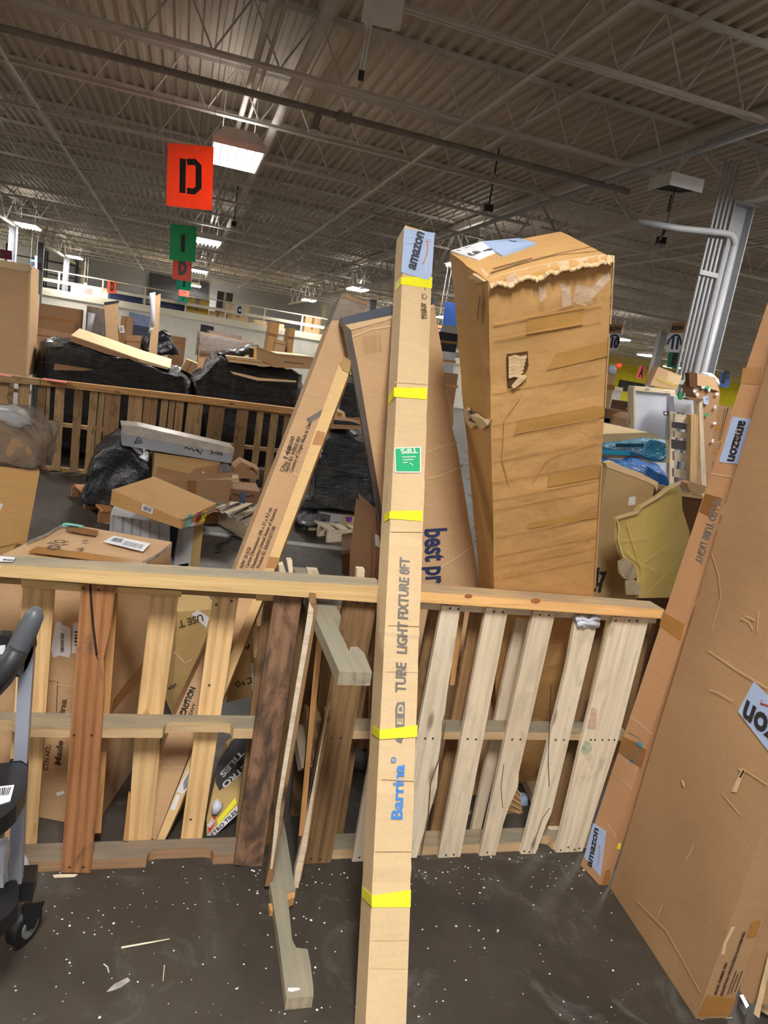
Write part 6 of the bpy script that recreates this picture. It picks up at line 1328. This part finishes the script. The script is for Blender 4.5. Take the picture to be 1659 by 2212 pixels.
t, p = carton('tan carton end wedged in the black stack, orange label', [(722, 884), (744, 890), (748, 904), (722, 904)], 6.9, .4, K1); patch('orange_print', p, [(727, 890), (738, 892), (739, 900), (728, 899)], TP, t)
t, p = carton('tan flat carton layer across the middle of the black stack', [(716, 905), (784, 912), (790, 928), (712, 926)], 6.7, .7, K4); patch('film_strip', p, [(722, 907), (760, 911), (782, 919), (720, 916)], BWRAP, t, .004)

# ================================================================== CART AT THE LEFT EDGE
ca = thing('utility_cart', 'aluminium and black plastic utility cart at the lower left edge with a dark handle', 'cart', (-.32, 1.8, 0))
PC = PY(1.80)
MB().prism(pxs(PC, [(40, 1440), (70, 1390), (72, 1420), (58, 1640), (46, 1910), (16, 1910), (28, 1660)]), (0, .03, 0)).build('upright', ALU, ca)
hd_ = MB(); hp = [PY(1.76).px(q) for q in ((-30, 1500), (5, 1462), (30, 1420), (55, 1370), (74, 1330), (80, 1314))]
hd_.tube(hp, [.026, .027, .027, .026, .022, .012], 10); hdl = hd_.build('handle', GREYP, ca, smooth=True)
MB().tube([PY(1.735).px(q) for q in ((-20, 1490), (10, 1450), (38, 1404))], [.022, .024, .02], 8).build('grip', plain('dark_grip', lin('#2E3034'), .5), hdl, smooth=True)
MB().prism(pxs(PY(1.745), [(52, 1378), (68, 1352), (76, 1358), (60, 1388)]), (0, .004, 0)).build('handle_badge', plain('badge_grey', lin('#8A8C90'), .5), hdl)
MB().prism(pxs(PY(1.80), [(28, 1452), (48, 1428), (70, 1388), (72, 1410), (60, 1440), (46, 1462), (30, 1462)]), (0, .05, 0)).build('handle_bracket', BLACK, ca)
for z, q in ((.655, [(44, 1646), (62, 1655), (58, 1698), (36, 1738), (20, 1754), (-260, 1960), (-420, 1760), (-110, 1655)]), (.33, [(34, 1903), (42, 1913), (40, 1950), (20, 1976), (-200, 2140), (-330, 2000), (-80, 1915)])):
    MB().prism(pxs(PZ(z), q), (0, 0, -.045)).build('tray', BLACK, ca)
MB().prism(pxs(PC, [(20, 1645), (46, 1643), (60, 1652), (57, 1680), (30, 1690)]), (0, .012, 0)).build('tray_bracket', BLACK, ca); MB().prism(pxs(PC, [(14, 1902), (35, 1900), (40, 1912), (38, 1936), (12, 1940)]), (0, .012, 0)).build('tray_bracket', BLACK, ca)
for x, y in ((-.78, 1.62), (-.62, 1.0)): MB().box((x-.015, y-.015, .11), (x+.015, y+.015, .9)).build('upright', ALU, ca); MB().tube([(x-.012, y, .056), (x+.012, y, .056)], .056, 20).build('caster_wheel', BLACK, ca)
for q in ((38, 1659), (24, 1915)):
    c = PY(1.765).px(q); MB().tube([c, c+V((0, -.006, 0))], .006, 8).build('bolt', ALU, ca)
MB().prism(pxs(PY(1.765), [(-20, 1376), (0, 1372), (20, 1374), (20, 1400), (-20, 1400)]), (0, .03, 0)).build('top_tray', BLACK, ca)
lb_ = MB().prism(pxs(PZ(.657), [(-12, 1700), (31, 1695), (22, 1730), (-12, 1740)]), (0, 0, -.002)).build('tray_label', WHITE, ca); bars('printed_bars', PZ(.658), [(0, 1702), (26, 1700), (20, 1716), (0, 1718)], 6, INK, lb_)
lb2 = MB().prism(pxs(PY(1.762), [(-12, 1396), (12, 1394), (8, 1412), (-12, 1416)]), (0, .002, 0)).build('tray_label', WHITE, ca)
wc_ = FLOOR.px((50, 2034)); wc_ = V((wc_.x, wc_.y, .058))
ax = V((.85, -.5, 0)).normalized()
fk = MB().prism([wc_+ax*.03+V((0, 0, .0)), wc_+ax*.03+V((.02, .02, .07)), wc_+ax*.03+V((-.03, -.02, .09)), wc_+ax*.03+V((-.02, -.01, .0))], ax*.004).build('caster_fork', BLACK, ca)
MB().tube([wc_-ax*.018, wc_-ax*.014, wc_+ax*.014, wc_+ax*.018], [.046, .056, .056, .046], 24).build('caster_wheel', plain('black_rubber', (.012, .012, .012), .5), ca, smooth=True); MB().tube([wc_+ax*.016, wc_+ax*.022], .032, 16).build('wheel_hub', plain('zinc', lin('#A8ADB0'), .35, .6, .05), ca)
MB().prism([wc_+V((-.05, -.03, .10)), wc_+V((.02, -.03, .10)), wc_+V((.02, .04, .10)), wc_+V((-.05, .04, .10))], (0, 0, .06)).build('caster_plate', BLACK, ca)
wbg = thing('plastic_bag', 'white plastic bag hanging off the lower tray of the cart', 'bag', tuple(PY(1.72).px((0, 1900))))
lumpy(pxs(PY(1.73), [(-40, 1838), (10, 1826), (16, 1850), (14, 1930), (12, 1985), (-40, 1998)]), .04, 'bag', PUFF, wbg, amp=.012, seed=71, cuts=2)
lumpy(pxs(PY(1.95), [(48, 1858), (56, 1866), (73, 1914), (44, 1912)]), .03, 'bag_corner', PUFF, wbg, amp=.006, seed=72, cuts=2)
tag(MB().prism(pxs(PZ(.02), [(50, 1962), (68, 1945), (90, 1957), (78, 1976), (60, 1980)]), (0, 0, -.018)).build('grey_plastic_scrap', plain('grey_film_scrap', lin('#7E7A72'), .3, var=.15)), 'torn grey plastic scrap on the floor beside the cart wheel', 'scrap')

# ================================================================== LITTER ON THE FLOOR
tag(MB().tube([FLOOR.px((262, 2049))+V((0, 0, .003)), FLOOR.px((310, 2041))+V((0, 0, .004)), FLOOR.px((366, 2030))+V((0, 0, .003))], [.003, .0028, .0015], 5).build('wood_splinter', W_PALE), 'long pale wood splinter on the floor before the left pallet', 'splinter')
tag(MB().tube([FLOOR.px((352, 2120))+V((0, 0, .002)), FLOOR.px((355, 2086))+V((0, 0, .002))], .0012, 4).build('wood_splinter', W_PALE), 'tiny upright straw-like splinter on the floor right of the long one', 'splinter')
tag(MB().prism(pxs(PZ(.004), [(114, 1890), (130, 1888), (168, 1888), (160, 1893), (118, 1895)]), (0, 0, -.003)).build('wood_splinter', W_PALE), 'pale splintered chips at the foot of the dark brown board', 'splinter')
tag(MB().prism(pxs(PZ(.003), [(230, 2142), (246, 2126), (276, 2111), (281, 2118), (262, 2132), (240, 2140)]), (0, 0, -.002)).build('plastic_shred', plain('shred_plastic', lin('#A8A4A0'), .4, var=.2, scale=30)), 'greyish torn plastic shred flat on the floor at lower left', 'shred')
tag(MB().tube([FLOOR.px((224, 2084))+V((0, 0, .002)), FLOOR.px((232, 2090))+V((0, 0, .002)), FLOOR.px((235, 2102))+V((0, 0, .002))], .002, 5).build('plastic_curl', PUFF), 'small curled plastic shaving above the grey shred', 'shaving')
tag(beam('wood_chunk', FLOOR.px((584, 1964))+V((0, 0, .012)), FLOOR.px((588, 1980))+V((0, 0, .012)), .018, .02, W_OR), 'little orange wood chunk left of the jutting stringer', 'chunk')
mb = MB(); r = random.Random(5)
spots = [(1045, 1918), (985, 2001), (1034, 2010), (1047, 2048), (1166, 2042), (1187, 2104), (1130, 2147), (1217, 2164), (1239, 2202), (1209, 2192), (1076, 2010), (1147, 1916), (1153, 1955), (1183, 1914), (1224, 1871), (1251, 1892), (1126, 1854), (1208, 1860), (955, 1885), (1012, 1875), (1035, 1888), (1036, 1929), (1324, 2097), (1235, 1920), (635, 1984), (671, 1988), (700, 1994), (681, 2090), (725, 2056), (640, 2020), (664, 2035), (602, 2187), (586, 2183), (684, 2182), (743, 1886), (737, 1889), (690, 1878), (681, 1906), (737, 2012), (556, 1930), (578, 2020), (620, 1946), (640, 1950), (557, 1887), (550, 1882), (560, 1880), (545, 1880), (553, 1892), (1120, 1852), (1100, 1856), (1060, 1852), (1040, 1856), (925, 1855), (1170, 1850), (1190, 1842), (204, 2019), (143, 2073), (151, 2080), (152, 2000), (246, 1995), (298, 2121), (215, 2198), (155, 1972), (330, 1864), (245, 1884), (1258, 1890), (1262, 1880)]
for (x, y) in spots: 
    p = FLOOR.px((x+r.uniform(-1, 1), y)); s = r.uniform(.0025, .005); n_ = 5; rr_ = [s*r.uniform(.7, 1.2) for _ in range(n_)]
    mb.add([p+V((math.cos(2*PI*k/n_)*rr_[k], math.sin(2*PI*k/n_)*rr_[k], .0005)) for k in range(n_)]+[p+V((0, 0, s*1.1))], [(k, (k+1) % n_, n_) for k in range(n_)])
for i in range(260):
    x, y = r.uniform(0, 1380), r.uniform(1860, 2212)
    p = FLOOR.px((x, y))
    if i > 150: p = V((r.uniform(-.5, 1.75), 2.12-abs(r.gauss(0, .10)), 0))
    s = r.uniform(.0012, .0035); n_ = 4
    mb.add([p+V((math.cos(2*PI*k/n_)*s*r.uniform(.6, 1.6), math.sin(2*PI*k/n_)*s, .0005)) for k in range(n_)]+[p+V((0, 0, s))], [(k, (k+1) % n_, n_) for k in range(n_)])
fo = mb.build('foam_crumbs', plain('foam_white', (.80, .80, .78), .8, var=.02)); fo['kind'] = 'stuff'; fo['label'] = 'white foam crumbs scattered over the dark floor before the fence'

for o in list(COL.objects):      # creases, wires and fine print are too small to pick apart
    if o.parent and o.name.split('.')[0] in ('crease', 'hanging_wire', 'small_print', 'torn_layer', 'label_crease', 'printed_mark', 'crack'): o['kind'] = 'stuff'
